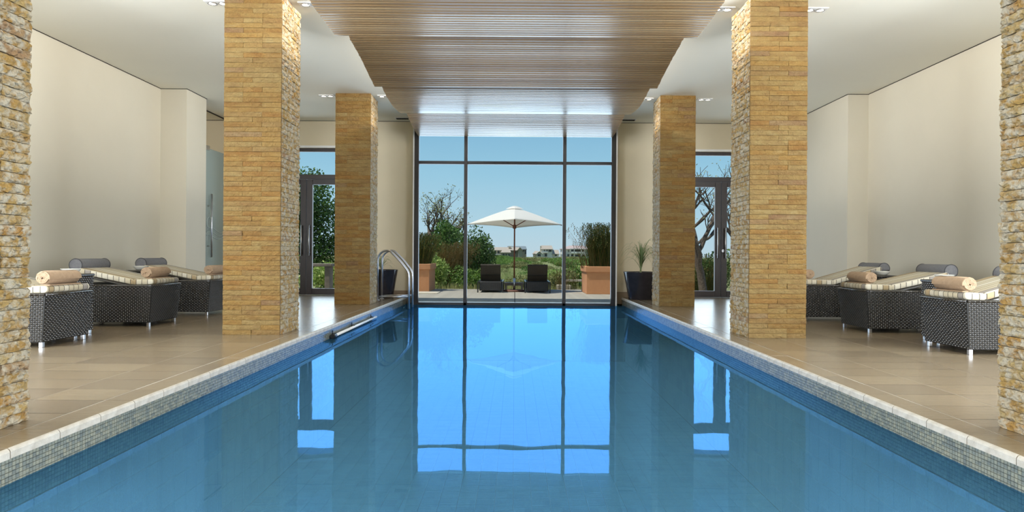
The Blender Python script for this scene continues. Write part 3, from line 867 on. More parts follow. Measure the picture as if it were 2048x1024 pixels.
def weave_panel(mb, org, ux, uz, nrm, w0, w1, hgt, cols, rows):
    """panel of over-under strands: org bottom centre, ux along width, uz up (may lean), widths bottom/top"""
    ux, uz, nrm = Vector(ux), Vector(uz), Vector(nrm); org = Vector(org)
    for r_ in range(rows):
        for c_ in range(cols):
            t0, t1 = r_/rows, (r_+1)/rows; tm = (t0+t1)/2
            wv = w0+(w1-w0)*tm
            cw = wv/cols
            sgn = ((r_+c_) % 2)
            xc = -wv/2+(c_+.5)*cw
            hh_ = hgt/rows
            # vertical bulging strand piece, alternating over (proud) and under
            pr = .011 if sgn else .004
            hw = cw*.36 if sgn else cw*.30; hz = hh_*.62 if sgn else hh_*.4
            o_ = org+ux*xc+uz*(tm*hgt)
            pts = [(-hw, -hz*.8, 0), (hw, -hz*.8, 0), (hw, hz*.8, 0), (-hw, hz*.8, 0), (-hw*.55, -hz*.35, pr), (hw*.55, -hz*.35, pr), (hw*.55, hz*.35, pr), (-hw*.55, hz*.35, pr)]
            mb.add([o_+ux*a+uz*b_+nrm*c2 for a, b_, c2 in pts], [(4, 5, 6, 7), (0, 1, 5, 4), (1, 2, 6, 5), (2, 3, 7, 6), (3, 0, 4, 7)], None, True)

BW, BL = .74, 1.18
def lounger_meshes():
    out_ = {}
    b = MB()
    # tapered base body: top overhangs the foot by .045
    x0b, x0t, x1b, x1t = .045, .0, BL, BL+.02
    zb, zt = .055, .565
    wb, wt_ = BW/2-.012, BW/2+.012
    vs = [(x0b, -wb, zb), (x1b, -wb, zb), (x1b, wb, zb), (x0b, wb, zb), (x0t, -wt_, zt-.03), (x1t, -wt_, zt-.03), (x1t, wt_, zt-.03), (x0t, wt_, zt-.03),
          (x0t+.02, -wt_+.02, zt), (x1t-.02, -wt_+.02, zt), (x1t-.02, wt_-.02, zt), (x0t+.02, wt_-.02, zt)]
    fs = [(0, 3, 2, 1), (0, 1, 5, 4), (1, 2, 6, 5), (2, 3, 7, 6), (3, 0, 4, 7), (4, 5, 9, 8), (5, 6, 10, 9), (6, 7, 11, 10), (7, 4, 8, 11), (8, 9, 10, 11)]
    b.add(vs, fs); out_['base'] = b
    w_ = MB()
    h_ = zt-zb-.01
    lean = Vector((-(x0b-x0t)/h_, 0, 1)).normalized()
    weave_panel(w_, ((x0b+.0), 0, zb+.005), (0, -1, 0), lean, (-1, 0, 0), BW-.03, BW+.005, h_, 30, 26)
    for s in (-1, 1):
        weave_panel(w_, ((x0b+x1b)/2, s*wb, zb+.005), (s*1, 0, 0), Vector((-.02, s*.024/h_, 1)).normalized(), (0, s, 0), BL-.05, BL+.0, h_, 44, 25)
    # rolled top border
    out_['weave'] = w_
    bd = MB()
    pts = []
    for x, y in ((x0t+.01, -wt_+.012), (x1t-.01, -wt_+.012), (x1t-.01, wt_-.012), (x0t+.01, wt_-.012), (x0t+.01, -wt_+.012)): pts.append((x, y, zt-.014))
    for i in range(4): bd.tube([pts[i], pts[i+1]], .017, 8)
    out_['border'] = bd
    return out_
LM = {}
def make_lounger(label, x, y, rz, hx, bx, group):
    """origin: foot end centre on the floor; local +x runs to the head"""
    root = thing('wicker_sun_lounger', label, 'sun lounger', (x, y, 0), rz, group)
    if not LM:
        for k, m_ in lounger_meshes().items():
            o = m_.build({'base': 'wicker_base', 'weave': 'wicker_weave', 'border': 'rolled_border'}[k], M['rattanbase' if k == 'base' else 'rattan'], root)
            if k == 'weave': o['kind'] = 'stuff'
            LM[k] = o.data
        l = MB(); l.bbox(-.019, .019, -.019, .019, 0, .06, .003); o = l.build('leg', M['steel'], root, (.075, -BW/2+.045, 0)); LM['leg'] = o.data
        first = True
    else:
        inst('wicker_base', LM['base'], root); o = inst('wicker_weave', LM['weave'], root); o['kind'] = 'stuff'
        inst('rolled_border', LM['border'], root)
        inst('leg', LM['leg'], root, (.075, -BW/2+.045, 0))
    for px_, py_ in ((.075, BW/2-.045), (BL-.06, -BW/2+.045), (BL-.06, BW/2-.045)): inst('leg', LM['leg'], root, (px_, py_, 0))
    c1 = MB(); cushion(c1, .012, hx+.01, -BW/2+.025, BW/2-.025, .645, .635, .078, 8); c1.build('seat_cushion', M['stripe'], root)
    sl = (.795-.635)/(1.05-hx) if bx > .95 else (.795-.635)/(bx-.1-hx)
    xe = bx-.05
    c2 = MB(); cushion(c2, hx-.005, xe, -BW/2+.025, BW/2-.025, .635, .635+sl*(xe-hx), .078, 12); c2.build('back_cushion', M['stripe'], root)
    f = MB()
    ang = math.atan(sl); mt = Matrix.Translation((hx, 0, .555)) @ Matrix.Rotation(-ang, 4, 'Y')
    f.bbox(0, (xe-hx)/math.cos(ang)+.10, -BW/2+.01, BW/2-.01, -.03, 0.0, .006, mt)
    f.build('backrest_frame', M['rattan'], root)
    for s in (-1, 1): MB().bbox(xe-.1, xe-.07, s*(BW/2-.08)-.015, s*(BW/2-.08)+.015, .55, .555+sl*(xe-hx)-.02, .003).build('backrest_prop', M['steel'], root)
    return root, sl, xe

def bolster(label, x, y, rz, group, z=.82, r=.088, L=.62):
    root = thing('bolster_cushion', label, 'cushion', (x, y, z), rz, group)
    b = MB(); n = 28
    prof = [(0, -L/2-.004), (r*.5, -L/2-.004), (r*.88, -L/2-.001), (r*.985, -L/2+.006), (r, -L/2+.018), (r*1.01, 0), (r, L/2-.018), (r*.985, L/2-.006), (r*.88, L/2+.001), (r*.5, L/2+.004), (0, L/2+.004)]
    b.lathe(prof, n, Matrix.Rotation(math.pi/2, 4, 'X')); b.build('cover', M['greyfabric'], root)
    for s in (-1, 1):
        pts = [(r*1.0*math.cos(t*math.pi/14), s*(L/2-.006), r*1.0*math.sin(t*math.pi/14)) for t in range(29)]
        MB().tube(pts, .006, 6, False).build('piping', M['piping'], root)
    return root

def towel(label, x, y, rz, group, z=.726, r=.082, L=.50):
    root = thing('rolled_towel', label, 'towel', (x, y, z), rz, group)
    # spiral cross-section with visible layers, swept along y
    turns = 3.6; N = 90; vs = []; th = .017
    outer = []; inner = []
    for i in range(N+1):
        t = i/N; a = t*turns*2*math.pi
        rr = .016+(r-.016)*t
        outer.append((rr*math.cos(a-.4), rr*math.sin(a-.4)*.93))
        ri = max(rr-th, .003); inner.append((ri*math.cos(a-.4), ri*math.sin(a-.4)*.93))
    m_ = MB(); ys = [-L/2, -L/2+.012, -L/4, 0, L/4, L/2-.012, L/2]
    rs = random.Random(int(x*100+y*10))
    for ring in (outer, inner):
        vv = []
        for j, yy in enumerate(ys):
            k = .965 if j in (0, len(ys)-1) else 1
            for a_, c_ in ring: vv.append((a_*k+rs.uniform(-.0015, .0015), yy+(rs.uniform(-.003, .003)), c_*k+rs.uniform(-.0015, .0015)))
        n = len(ring)
        ff = []
        for j in range(len(ys)-1):
            for i in range(n-1):
                q = (j*n+i, j*n+i+1, (j+1)*n+i+1, (j+1)*n+i)
                ff.append(q if ring is inner else q[::-1])
        m_.add(vv, ff, None, True)
    # end caps between outer and inner
    n = N+1; b0 = 0; b1 = n*len(ys)
    for j in (0, len(ys)-1):
        for i in range(N):
            m_.f.append((b0+j*n+i, b0+j*n+i+1, b1+j*n+i+1, b1+j*n+i)); m_.smooth.append(False)
    m_.build('rolled_cloth', M['towel'], root)
    # recessed core so the roll is solid, and the loose end flap
    k = MB(); k.lathe([(0, -L/2+.02), (r*.9, -L/2+.02), (r*.9, L/2-.02), (0, L/2-.02)], 20, Matrix.Rotation(math.pi/2, 4, 'X') ); k.build('inner_layers', M['towel'], root)
    k = MB(); k.bbox(-r*.95, -.01, -L/2+.004, L/2-.004, -r-.002, -r+.011, .004); k.build('loose_end', M['towel'], root)
    return root

def side_table(label, x, y, group, top=.735):
    root = thing('wicker_side_table', label, 'side table', (x, y, 0), 0, group)
    S = .34
    MB().bbox(-S/2, S/2, -S/2, S/2, .04, top-.005, .015).build('body', M['rattanbase'], root)
    w_ = MB()
    for ux, nr, org in (((1, 0, 0), (0, -1, 0), (0, -S/2, .045)), ((-1, 0, 0), (0, 1, 0), (0, S/2, .045)), ((0, -1, 0), (-1, 0, 0), (-S/2, 0, .045)), ((0, 1, 0), (1, 0, 0), (S/2, 0, .045))):
        weave_panel(w_, org, ux, (0, 0, 1), nr, S-.02, S-.02, top-.06, 16, 30)
    o = w_.build('wicker_weave', M['rattan'], root); o['kind'] = 'stuff'
    t_ = MB(); t_.bbox(-S/2-.012, S/2+.012, -S/2-.012, S/2+.012, top-.03, top, .01); t_.build('table_top', M['rattan'], root)
    for a in (-1, 1):
        for b_ in (-1, 1): MB().bbox(a*(S/2-.04)-.025, a*(S/2-.04)+.025, b_*(S/2-.04)-.025, b_*(S/2-.04)+.025, 0, .045, .003).build('leg', M['steel'], root)
    return root
def bowl(label, x, y, z, group):
    b = MB(); b.lathe([(0, 0), (.05, 0), (.06, .004), (.085, .025), (.104, .055), (.108, .06), (.103, .06), (.082, .03), (.055, .012), (0, .010)], 28)
    return tag(b.build('bowl', M['bowl'], None, (x, y, z)), label, 'bowl', group)

def L_(side, xf, yn, hx, bx, lab, blab, tlab, tx):
    s = side; yc = yn+.375; rz = math.pi if s < 0 else 0
    root, sl, xe = make_lounger(lab, s*xf, yc, rz, hx, bx, 'wicker sun loungers by the side walls')
    bolster(blab, s*(xf+bx), yc-.01 if s < 0 else yc-.0, rz, 'grey bolster cushions on the loungers')
    towel(tlab, s*(xf+tx), yc-.05, rz, 'rolled beige towels on the lounger foot ends')
L_(-1, 4.86, 6.74, .38, 1.10, 'dark wicker lounger nearest the left foreground column', 'grey bolster on the left lounger hidden behind the foreground column', 'rolled beige towel on the nearest left lounger', .09)
L_(-1, 4.86, 8.72, .28, 1.07, 'dark wicker lounger in the middle of the left row of three', 'grey bolster against the left wall above a white bowl, nearer one', 'rolled beige towel on the middle left lounger', .13)
L_(-1, 4.84, 10.34, .24, 1.14, 'dark wicker lounger half hidden behind the left middle stone column', 'grey bolster next to the left wall pier', 'rolled beige towel cut off by the left middle column', .07)
L_(1, 4.63, 6.66, .22, .86, 'dark wicker lounger nearest the right foreground column', 'grey bolster partly hidden by the right foreground column', 'rolled beige towel on the nearest right lounger', .09)
L_(1, 4.63, 8.55, .36, 1.16, 'dark wicker lounger in the middle of the right row of three', 'grey bolster in the middle of the right wall', 'rolled beige towel on the middle right lounger', .11)
L_(1, 4.50, 10.15, .5, 1.31, 'dark wicker lounger mostly hidden behind the right middle stone column', 'grey bolster next to the right wall pier', 'rolled beige towel just beside the right middle column', .15)
for x, y, lab in ((-5.38, 7.88, 'between the near two left loungers'), (-5.61, 9.76, 'between the far two left loungers'), (5.15, 7.79, 'between the near two right loungers'), (5.43, 9.60, 'between the far two right loungers')):
    side_table('square dark wicker side table '+lab, x, y, 'wicker side tables between loungers')
    bowl('shallow white bowl on the side table '+lab, x, y, .735, 'white bowls on the side tables')

# ------------------------------------------------------------------ ladder, pole, pots
lad = thing('pool_ladder', 'stainless steel twin-arch pool ladder at the far left of the pool', 'pool ladder', (-2.96, 14.04, 0))
def arch(yy):
    pts = [(0, yy, -.0), (0, yy, .86)]
    for i in range(1, 9):
        a = math.pi-(math.pi*.5)*i/8; pts.append((.21+.21*math.cos(a), yy, .86+.215*math.sin(a)))
    pts += [(.27, yy, 1.065)]
    # slope down
    for t in range(1, 7):
        u = t/6; pts.append((.27+.33*u, yy, 1.055-.35*u-.02*math.sin(u*math.pi)*-1))
    pts += [(.645, yy, .645), (.672, yy, .58), (.68, yy, .50), (.68, yy, -.9)]
    return pts
for yy, lb in ((0, 'nearer arched rail'), (.48, 'farther arched rail')):
    r_ = MB().tube(arch(yy), .023, 12).build('arched_rail', M['steel'], lad, label=lb)
    MB().tube([(0, yy, .077), (.66, yy, .077)], .017, 10).build('cross_bar', M['steel'], r_)
    MB().lathe([(.0, .012), (.045, .010), (.05, 0)], 18, Matrix.Translation((0, yy, 0))).build('floor_flange', M['steel'], r_)
for z in (-.38, -.68):
    MB().bbox(.64, .72, 0, .48, z, z+.03, .005).build('tread', M['steel'], lad)

pole = thing('pool_pole', 'white pool pole lying on dark brackets along the left waterline', 'pole', (-2.52, 9.1, -.15))
MB().tube([(0, .05, 0), (0.0, 2.75, 0)], .021, 10).build('pole_shaft', M['whiteplastic'], pole)
MB().tube([(0, -.10, .0), (0, .06, 0)], .030, 12).build('end_grip', M['black'], pole, label='black end grip')
for yy in (.02, 1.1, 2.45):
    k = MB(); k.bbox(-.034, -.020, yy-.012, yy+.012, -.03, .075, .002); k.bbox(-.034, .02, yy-.012, yy+.012, .022, .034, .002); k.build('bracket', M['black'], pole)

def pot(label, x, y, rt, rb, h_, seed, plab, nl, rise):
    t = thing('plant_pot', label, 'plant pot', (x, y, 0), 0, 'glazed dark plant pots at the end wall')
    MB().lathe([(0, 0), (rb*.97, 0), (rb, .012), (rt*.985, h_-.03), (rt, h_-.012), (rt, h_), (rt-.018, h_), (rt-.03, h_-.06)], 36).build('vessel', M['pot'], t)
    MB().lathe([(0, h_-.045), (rt-.028, h_-.05)], 24).build('mulch', M['soil'], t, label='brown bark mulch')
    r = random.Random(seed); p = thing('potted_grass', plab, 'potted plant', (x, y, h_-.05))
    st = MB()
    for i in range(3): st.tube([(r.uniform(-.03, .03), r.uniform(-.03, .03), 0), (r.uniform(-.03, .03), r.uniform(-.03, .03), rise*.35)], .012, 6)
    st.build('stem', M['leaf_house'], p)
    for i in range(nl):
        a = r.uniform(0, 2*math.pi); spread = r.choice((r.uniform(.06, .2), r.uniform(.25, .55), r.uniform(.35, .6))); hh_ = rise*r.uniform(.35, .75); base = rise*r.uniform(.05, .36)
        if spread < .2: hh_ = rise*r.uniform(.6, 1.0); base = 0
        m_ = MB(); vs = []; n = 7
        for k in range(n+1):
            u = k/n
            rad = spread*u**1.2; z = base+hh_*(1-(1-u)**2)*(1) - (hh_*1.0*max(0, u-.5)**2*2.2)*(spread/.45)
            wd = .0075*(1-u*.9)
            cx, cy = rad*math.cos(a), rad*math.sin(a)
            if cy > 0: cy *= .8
            nx_, ny_ = -math.sin(a)*wd, math.cos(a)*wd
            vs += [(cx+nx_, cy+ny_, z), (cx-nx_, cy-ny_, z+.003)]
        m_.add(vs, [(2*k, 2*k+1, 2*k+3, 2*k+2) for k in range(n)]); m_.build('blade', M['leaf_house'], p)
pot('tapered glossy charcoal pot to the right of the tall window', 2.90, 14.92, .40, .28, .63, 3, 'feathery papyrus-like plant in the right charcoal pot', 95, .84)
pot('tapered glossy charcoal pot behind the pool ladder', -3.07, 14.98, .38, .27, .64, 5, 'small strap-leaved plant in the charcoal pot behind the ladder', 38, .42)

# ------------------------------------------------------------------ terrace and outdoor furniture
TZ = -.15
terr = thing('terrace', 'weathered grey outdoor terrace beyond the window', None); terr['kind'] = 'structure'
MB().box(-12, 12, 15.52, 21.75, TZ-.3, TZ-.012).build('slab', M['grout'], terr)
bd = MB(); bd.bbox(-6, 6, -.07, .07, -.02, 0, .003)
bme = bpy.data.meshes.new('board'); bme.from_pydata(bd.v, [], bd.f); bme.update(); bme.materials.append(M['deckwood'])
k = 0; yy = 15.6
while yy < 21.7:
    for x in (-6.0, 6.02): inst('board', bme, terr, (x+(R.uniform(-.0, .0)), yy, TZ+R.uniform(-.002, .001)))
    yy += .146

def planter(label, x0, x1, y0, y1, ztop, refl):
    t = thing('planter_box', label, 'planter', ((x0+x1)/2, (y0+y1)/2, TZ), 0, 'terracotta box planters on the terrace')
    hx, hy, hz = (x1-x0)/2, (y1-y0)/2, ztop-TZ
    MB().bbox(-hx+.035, hx-.035, -hy+.035, hy-.035, 0, hz-.16, .01).build('body', M['terracotta'], t)
    k_ = MB(); th = .1
    k_.bbox(-hx, hx, -hy, -hy+th, hz-.17, hz, .01); k_.bbox(-hx, hx, hy-th, hy, hz-.17, hz, .01)
    k_.bbox(-hx, -hx+th, -hy+th*.9, hy-th*.9, hz-.17, hz, .01); k_.bbox(hx-th, hx, -hy+th*.9, hy-th*.9, hz-.17, hz, .01)
    k_.build('rim', M['terracotta'], t)
    MB().box(-hx+.09, hx-.09, -hy+.09, hy-.09, hz-.18, hz-.06).build('soil', M['soil'], t)
planter('terracotta box planter left of the loungers, standing by a pale slab', -3.75, -2.59, 19.95, 21.5, .70, 0)
planter('terracotta box planter on the right of the terrace', 2.10, 3.35, 19.2, 20.75, .67, 0)
tag(MB().bbox(-3.7, -2.25, 18.95, 19.75, TZ, TZ+.02, .004).build('paving_slab', M['rail']), 'pale flat slab on the terrace in front of the left planter', 'slab')

def outdoor_lounger(label, xc, yb):
    t = thing('outdoor_sun_lounger', label, 'sun lounger', (xc, yb, TZ), 0, 'dark outdoor loungers seen from behind')
    MB().bbox(-.335, .335, .02, 1.75, .055, .335, .015).build('base', M['rattanbase'], t)
    w_ = MB(); weave_panel(w_, (0, .02, .06), (1, 0, 0), (0, 0, 1), (0, -1, 0), .66, .66, .27, 22, 12); w_.build('rear_weave', M['rattan'], t, kind='stuff')
    for s in (-1, 1):
        MB().bbox(s*.365-.022, s*.365+.022, -.01, 1.7, .29, .34, .006).build('side_rail', M['rattan'], t)
        MB().bbox(s*.375-.018, s*.375+.018, -.02, .03, 0, .30, .004).build('leg', M['black'], t)
        MB().bbox(s*.375-.018, s*.375+.018, 1.65, 1.70, 0, .30, .004).build('leg', M['black'], t)
    ang = math.radians(58); mt = Matrix.Translation((0, .42, .34)) @ Matrix.Rotation(ang-math.pi/2, 4, 'X').inverted()
    # backrest leaning back towards the window
    b_ = MB(); b_.bbox(-.305, .305, -.03, .03, 0, .60, .01, Matrix.Translation((0, .38, .32)) @ Matrix.Rotation(math.radians(28), 4, 'X')); b_.build('backrest', M['darkfab'], t)
    b_ = MB(); b_.bbox(-.30, .30, -.045, -.03, .24, .27, .003, Matrix.Translation((0, .38, .32)) @ Matrix.Rotation(math.radians(28), 4, 'X')); b_.build('cross_bar', M['rattanbase'], t)
    b_ = MB(); b_.bbox(-.29, .29, .45, 1.7, .335, .39, .015); b_.build('seat_pad', M['darkfab'], t)
outdoor_lounger('dark outdoor lounger left of the umbrella pole', -.735, 19.7)
outdoor_lounger('dark outdoor lounger right of the umbrella pole', .70, 19.65)
t = thing('low_slatted_table', 'low grey timber table behind the umbrella pole', 'table', (-.02, 20.9, TZ))
for i in range(5): MB().bbox(-.31, .31, -.25+i*.1, -.16+i*.1, .235, .26, .003).build('slat', M['teak'], t)
MB().bbox(-.30, .30, -.24, -.21, .17, .235, .003).build('apron', M['teak'], t)
for a in (-1, 1):
    for b_ in (-1, 1): MB().bbox(a*.26-.03, a*.26+.03, b_*.2-.03, b_*.2+.03, 0, .235, .004).build('leg', M['teak'], t)

# umbrella
um = thing('parasol', 'white square parasol with timber pole between the outdoor loungers', 'parasol', (-.01, 20.4, TZ))
MB().lathe([(0, 0), (.33, 0), (.34, .03), (.30, .055), (.06, .06)], 32).build('base', M['basebrown'], um, label='round brown weighted base')
MB().lathe([(0, .05), (.035, .05), (.035, .42), (0, .42)], 16).build('sleeve', M['steel'], um)
MB().tube([(0, 0, .06), (0, 0, 2.66)], .024, 12).build('pole', M['canopywood'], um)
RZ = 2.10; RA = 1.49; TOPZ = 2.60
cor = [Vector((RA*math.cos(a), RA*math.sin(a), 0)) for a in (0, math.pi/2, math.pi, 3*math.pi/2)]
def rimz(v): return RZ + .09*(-v.y/RA if v.y < 0 else -v.y/RA*.5) - (0)
def canopy_pt(u, a, b_, w_):   # u 0 top..1 rim
    e_ = a*(1-w_)+b_*w_
    sag = .035*math.sin(math.pi*w_)
    p = e_*(.07+.93*u)
    z = TOPZ+(rimz(e_)-TOPZ)*(u**1.12)
    inward = 1-.05*math.sin(math.pi*w_)*u
    return (p.x*inward, p.y*inward, z+sag*u*.6)
for k in range(4):
    a, b_ = cor[k], cor[(k+1) % 4]; m_ = MB(); NU, NW = 10, 8; vs = []
    for th in (0, .006):
        for i in range(NU+1):
            for j in range(NW+1):
                x, y, z = canopy_pt(i/NU, a, b_, j/NW); vs.append((x, y, z-th))
    fs = []; W = NW+1; S_ = (NU+1)*W
    for i in range(NU):
        for j in range(NW):
            q = (i*W+j, (i+1)*W+j, (i+1)*W+j+1, i*W+j+1); fs.append(q); fs.append(tuple(S_+v for v in q[::-1]))
    for j in range(NW): q0, q1 = NU*W+j, NU*W+j+1; fs.append((q0, q0+S_, q1+S_, q1))
    m_.add(vs, fs, None, True); m_.build('canopy_panel', M['canvas'], um)
m_ = MB()
for k in range(4):
    a, b_ = cor[k], cor[(k+1) % 4]; vs = []
    for i in range(5):
        for j in range(7):
            w_ = j/6; e_ = (a*(1-w_)+b_*w_)*.19*(i/4); z = TOPZ+.085-.10*(i/4)**1.6+(.012*math.sin(math.pi*w_)*(i/4)); vs.append((e_.x, e_.y, z))
    m_.add(vs, [(i*7+j, (i+1)*7+j, (i+1)*7+j+1, i*7+j+1) for i in range(4) for j in range(6)], None, True)
m_.build('vent_cap', M['canvas'], um)
for k in range(4):
    c_ = cor[k]; tip = Vector(canopy_pt(1, c_, c_, 0)); top_ = Vector((0, 0, TOPZ-.03))
    rb = MB().tube([top_, Vector(canopy_pt(.5, c_, c_, 0))-Vector((0, 0, .03)), tip-Vector((0, 0, .02))], .013, 6).build('rib', M['canopywood'], um)
    mid = Vector(canopy_pt(.38, c_, c_, 0))-Vector((0, 0, .03))
    MB().tube([Vector((0, 0, 2.03)), mid], .014, 6).build('strut', M['canopywood'], rb)
MB().lathe([(0, 1.97), (.05, 1.97), (.06, 2.02), (.05, 2.09), (0, 2.09)], 12).build('runner_hub', M['canopywood'], um)

# bench beyond the left door, rail at the terrace edge
t = thing('timber_bench', 'weathered timber bench outside the left double door', 'bench', (-5.65, 17.6, TZ))
MB().bbox(-.75, .75, -.2, .2, .80, .88, .01).build('seat_board', M['teak'], t)
for x in (-.6, .0, .62): MB().bbox(x-.07, x+.07, -.16, .16, 0, .80, .01).build('leg', M['teak'], t)
t = thing('edge_railing', 'low pale timber railing at the right edge of the terrace', 'railing', (3.2, 21.95, -.45))
for z in (.24, .56): MB().bbox(-1.6, 1.8, -.04, .04, z, z+.07, .006).build('rail', M['rail'], t)
for x in (-1.5, -.7, .1, .9, 1.7): MB().bbox(x-.04, x+.04, -.035, .035, 0, .6, .006).build('post', M['rail'], t)
tag(MB().bbox(1.42, 1.9, 21.77, 22.05, -.5, .0, .01).build('low_pier', M['render']), 'short pale rendered block at the terrace edge', 'block')

# ------------------------------------------------------------------ vegetation
def leaves(mb, r, cx, cy, cz, rx, ry, rz_, n, size, hollow=.35, tilt=1.0, aspect=2.0, lumps=5):
    cs = [(r.uniform(-.55, .55), r.uniform(-.55, .55), r.uniform(-.45, .6), r.uniform(.38, .62)) for _ in range(lumps)] + [(0, 0, 0, .72)]
    for i in range(n):
        lx, ly, lz, lr = r.choice(cs)
        a = r.uniform(0, 2*math.pi); u = r.uniform(-1, 1); q = math.sqrt(1-u*u); rad = lr*(hollow+(1-hollow)*r.random()**.4)
        x = cx+rx*(lx+rad*q*math.cos(a)); y = cy+ry*(ly+rad*q*math.sin(a)); z = cz+rz_*(lz+rad*u)
        if z < 0: continue
        d = Vector((r.gauss(0, 1), r.gauss(0, 1), r.gauss(.4, 1))).normalized(); o_ = d.orthogonal().normalized()
        o_ = (Matrix.Rotation(r.uniform(0, 6.28), 3, d) @ o_)
        s_ = size*r.uniform(.6, 1.3); p = Vector((x, y, z))
        mb.add([p, p+d*s_*.5*aspect*.5+o_*s_*.3, p+d*s_*aspect*.5, p+d*s_*.5*aspect*.5-o_*s_*.3], [(0, 1, 2, 3)])

def stems(r, n, h, spread):
    m_ = MB()
    for i in range(n):
        a = r.uniform(0, 6.28); s_ = r.uniform(.2, 1)*spread
        m_.tube([(0, 0, 0), (s_*.4*math.cos(a), s_*.4*math.sin(a), h*.5), (s_*math.cos(a), s_*math.sin(a), h*r.uniform(.7, 1))], [.02*h/1.5, .014*h/1.5, .006], 5, False)
    return m_
def shrub(label, x, y, z, rx, ry, rz_, n, size, mat, seed, cat='shrub', group=None, name='leafy_shrub', lumps=6):
    r = random.Random(seed); t = thing(name, label, cat, (x, y, z), 0, group)
    m_ = MB(); leaves(m_, r, 0, 0, rz_*.95, rx, ry, rz_, n, size, lumps=lumps); m_.build('foliage', M[mat], t)
    stems(r, 6, rz_*1.5, max(rx, ry)*.6).build('stem', M['bark'], t)
    return t
GZ = -.55
shrub('large dark green leafy shrub beyond the left planter, tallest', -2.30, 25.0, GZ, .85, 1.1, 1.50, 8500, .10, 'leaf_dark', 1, lumps=9)
shrub('dark green leafy shrub seen behind the left window mullion', -1.42, 24.4, GZ, .78, .9, 1.42, 7500, .09, 'leaf_dark', 2, lumps=8)
shrub('bright green broad-leaved shrub beside the left planter', -2.72, 22.4, GZ, .60, .5, .82, 2600, .09, 'leaf_bright', 3)
shrub('low green shrub at the terrace edge left of the left outdoor lounger', -1.55, 22.9, GZ, .9, .6, .58, 2600, .075, 'leaf_mid', 4)
shrub('rounded olive bush between the two outdoor loungers', .1, 24.2, GZ, 1.0, .8, .42, 2200, .07, 'leaf_olive', 5)
shrub('grey-green bush behind the right planter', 2.9, 23.6, GZ, 1.3, .8, .72, 2600, .11, 'leaf_mid', 6)
shrub('loose olive bush right of the right outdoor lounger', 1.5, 23.6, GZ, .8, .7, .55, 1700, .10, 'leaf_olive', 7)
shrub('dark bush beyond the right planter, farther back', 4.6, 26.5, GZ, 1.8, 1.2, 1.25, 3600, .14, 'leaf_dark', 8)

def reeds(label, x, y, z, n, h, lean, spread, mat, seed, name='reed_clump', tips=True):
    r = random.Random(seed); t = thing(name, label, 'reed plant', (x, y, z))
    m_ = MB()
    for i in range(n):
        a = r.uniform(0, 6.28); s_ = spread*r.random()**.6; hh_ = h*r.uniform(.5, 1.0); b0 = (r.uniform(-.35, .35), r.uniform(-.3, .3))
        ex, ey = b0[0]+s_*math.cos(a)+lean*hh_, b0[1]+s_*math.sin(a)*.7
        wd = .006; vs = []
        for k in range(4):
            u = k/3; px_ = b0[0]+(ex-b0[0])*u**1.5; py_ = b0[1]+(ey-b0[1])*u**1.5; pz_ = hh_*u
            vs += [(px_-wd*(1.1-u), py_, pz_), (px_+wd*(1.1-u), py_+wd, pz_)]
        m_.add(vs, [(2*k, 2*k+1, 2*k+3, 2*k+2) for k in range(3)])
        if tips and r.random() < .6:
            for q in range(3):
                p = Vector((ex+r.uniform(-.02, .02), ey, hh_-.05*q)); d = Vector((r.uniform(-.6, .6), r.uniform(-.5, .5), 1)).normalized()*.05
                m_.add([p, p+Vector((.012, 0, .01)), p+d, p+Vector((-.012, 0, .01))], [(0, 1, 2, 3)])
    m_.build('stems', M[mat], t, kind='stuff'); return t
reeds('tall dark upright reeds growing in the right terracotta planter', 2.68, 19.97, .60, 1500, 1.38, -.02, .42, 'leaf_restio', 21)
reeds('wispy arching reeds leaning out of the right planter', 2.40, 19.8, .60, 60, 1.35, -.38, .25, 'leaf_brown', 22)
reeds('dark green reeds growing in the left terracotta planter', -3.05, 20.7, .62, 1300, 1.05, .12, .4, 'leaf_restio', 23)
reeds('rusty brown reeds leaning right behind the left planter', -2.75, 23.5, GZ, 1500, 2.0, .40, .55, 'leaf_brown', 24)
reeds('thin dark reeds behind the right window mullion', 1.72, 21.9, GZ, 120, 1.35, .02, .22, 'leaf_brown', 25)

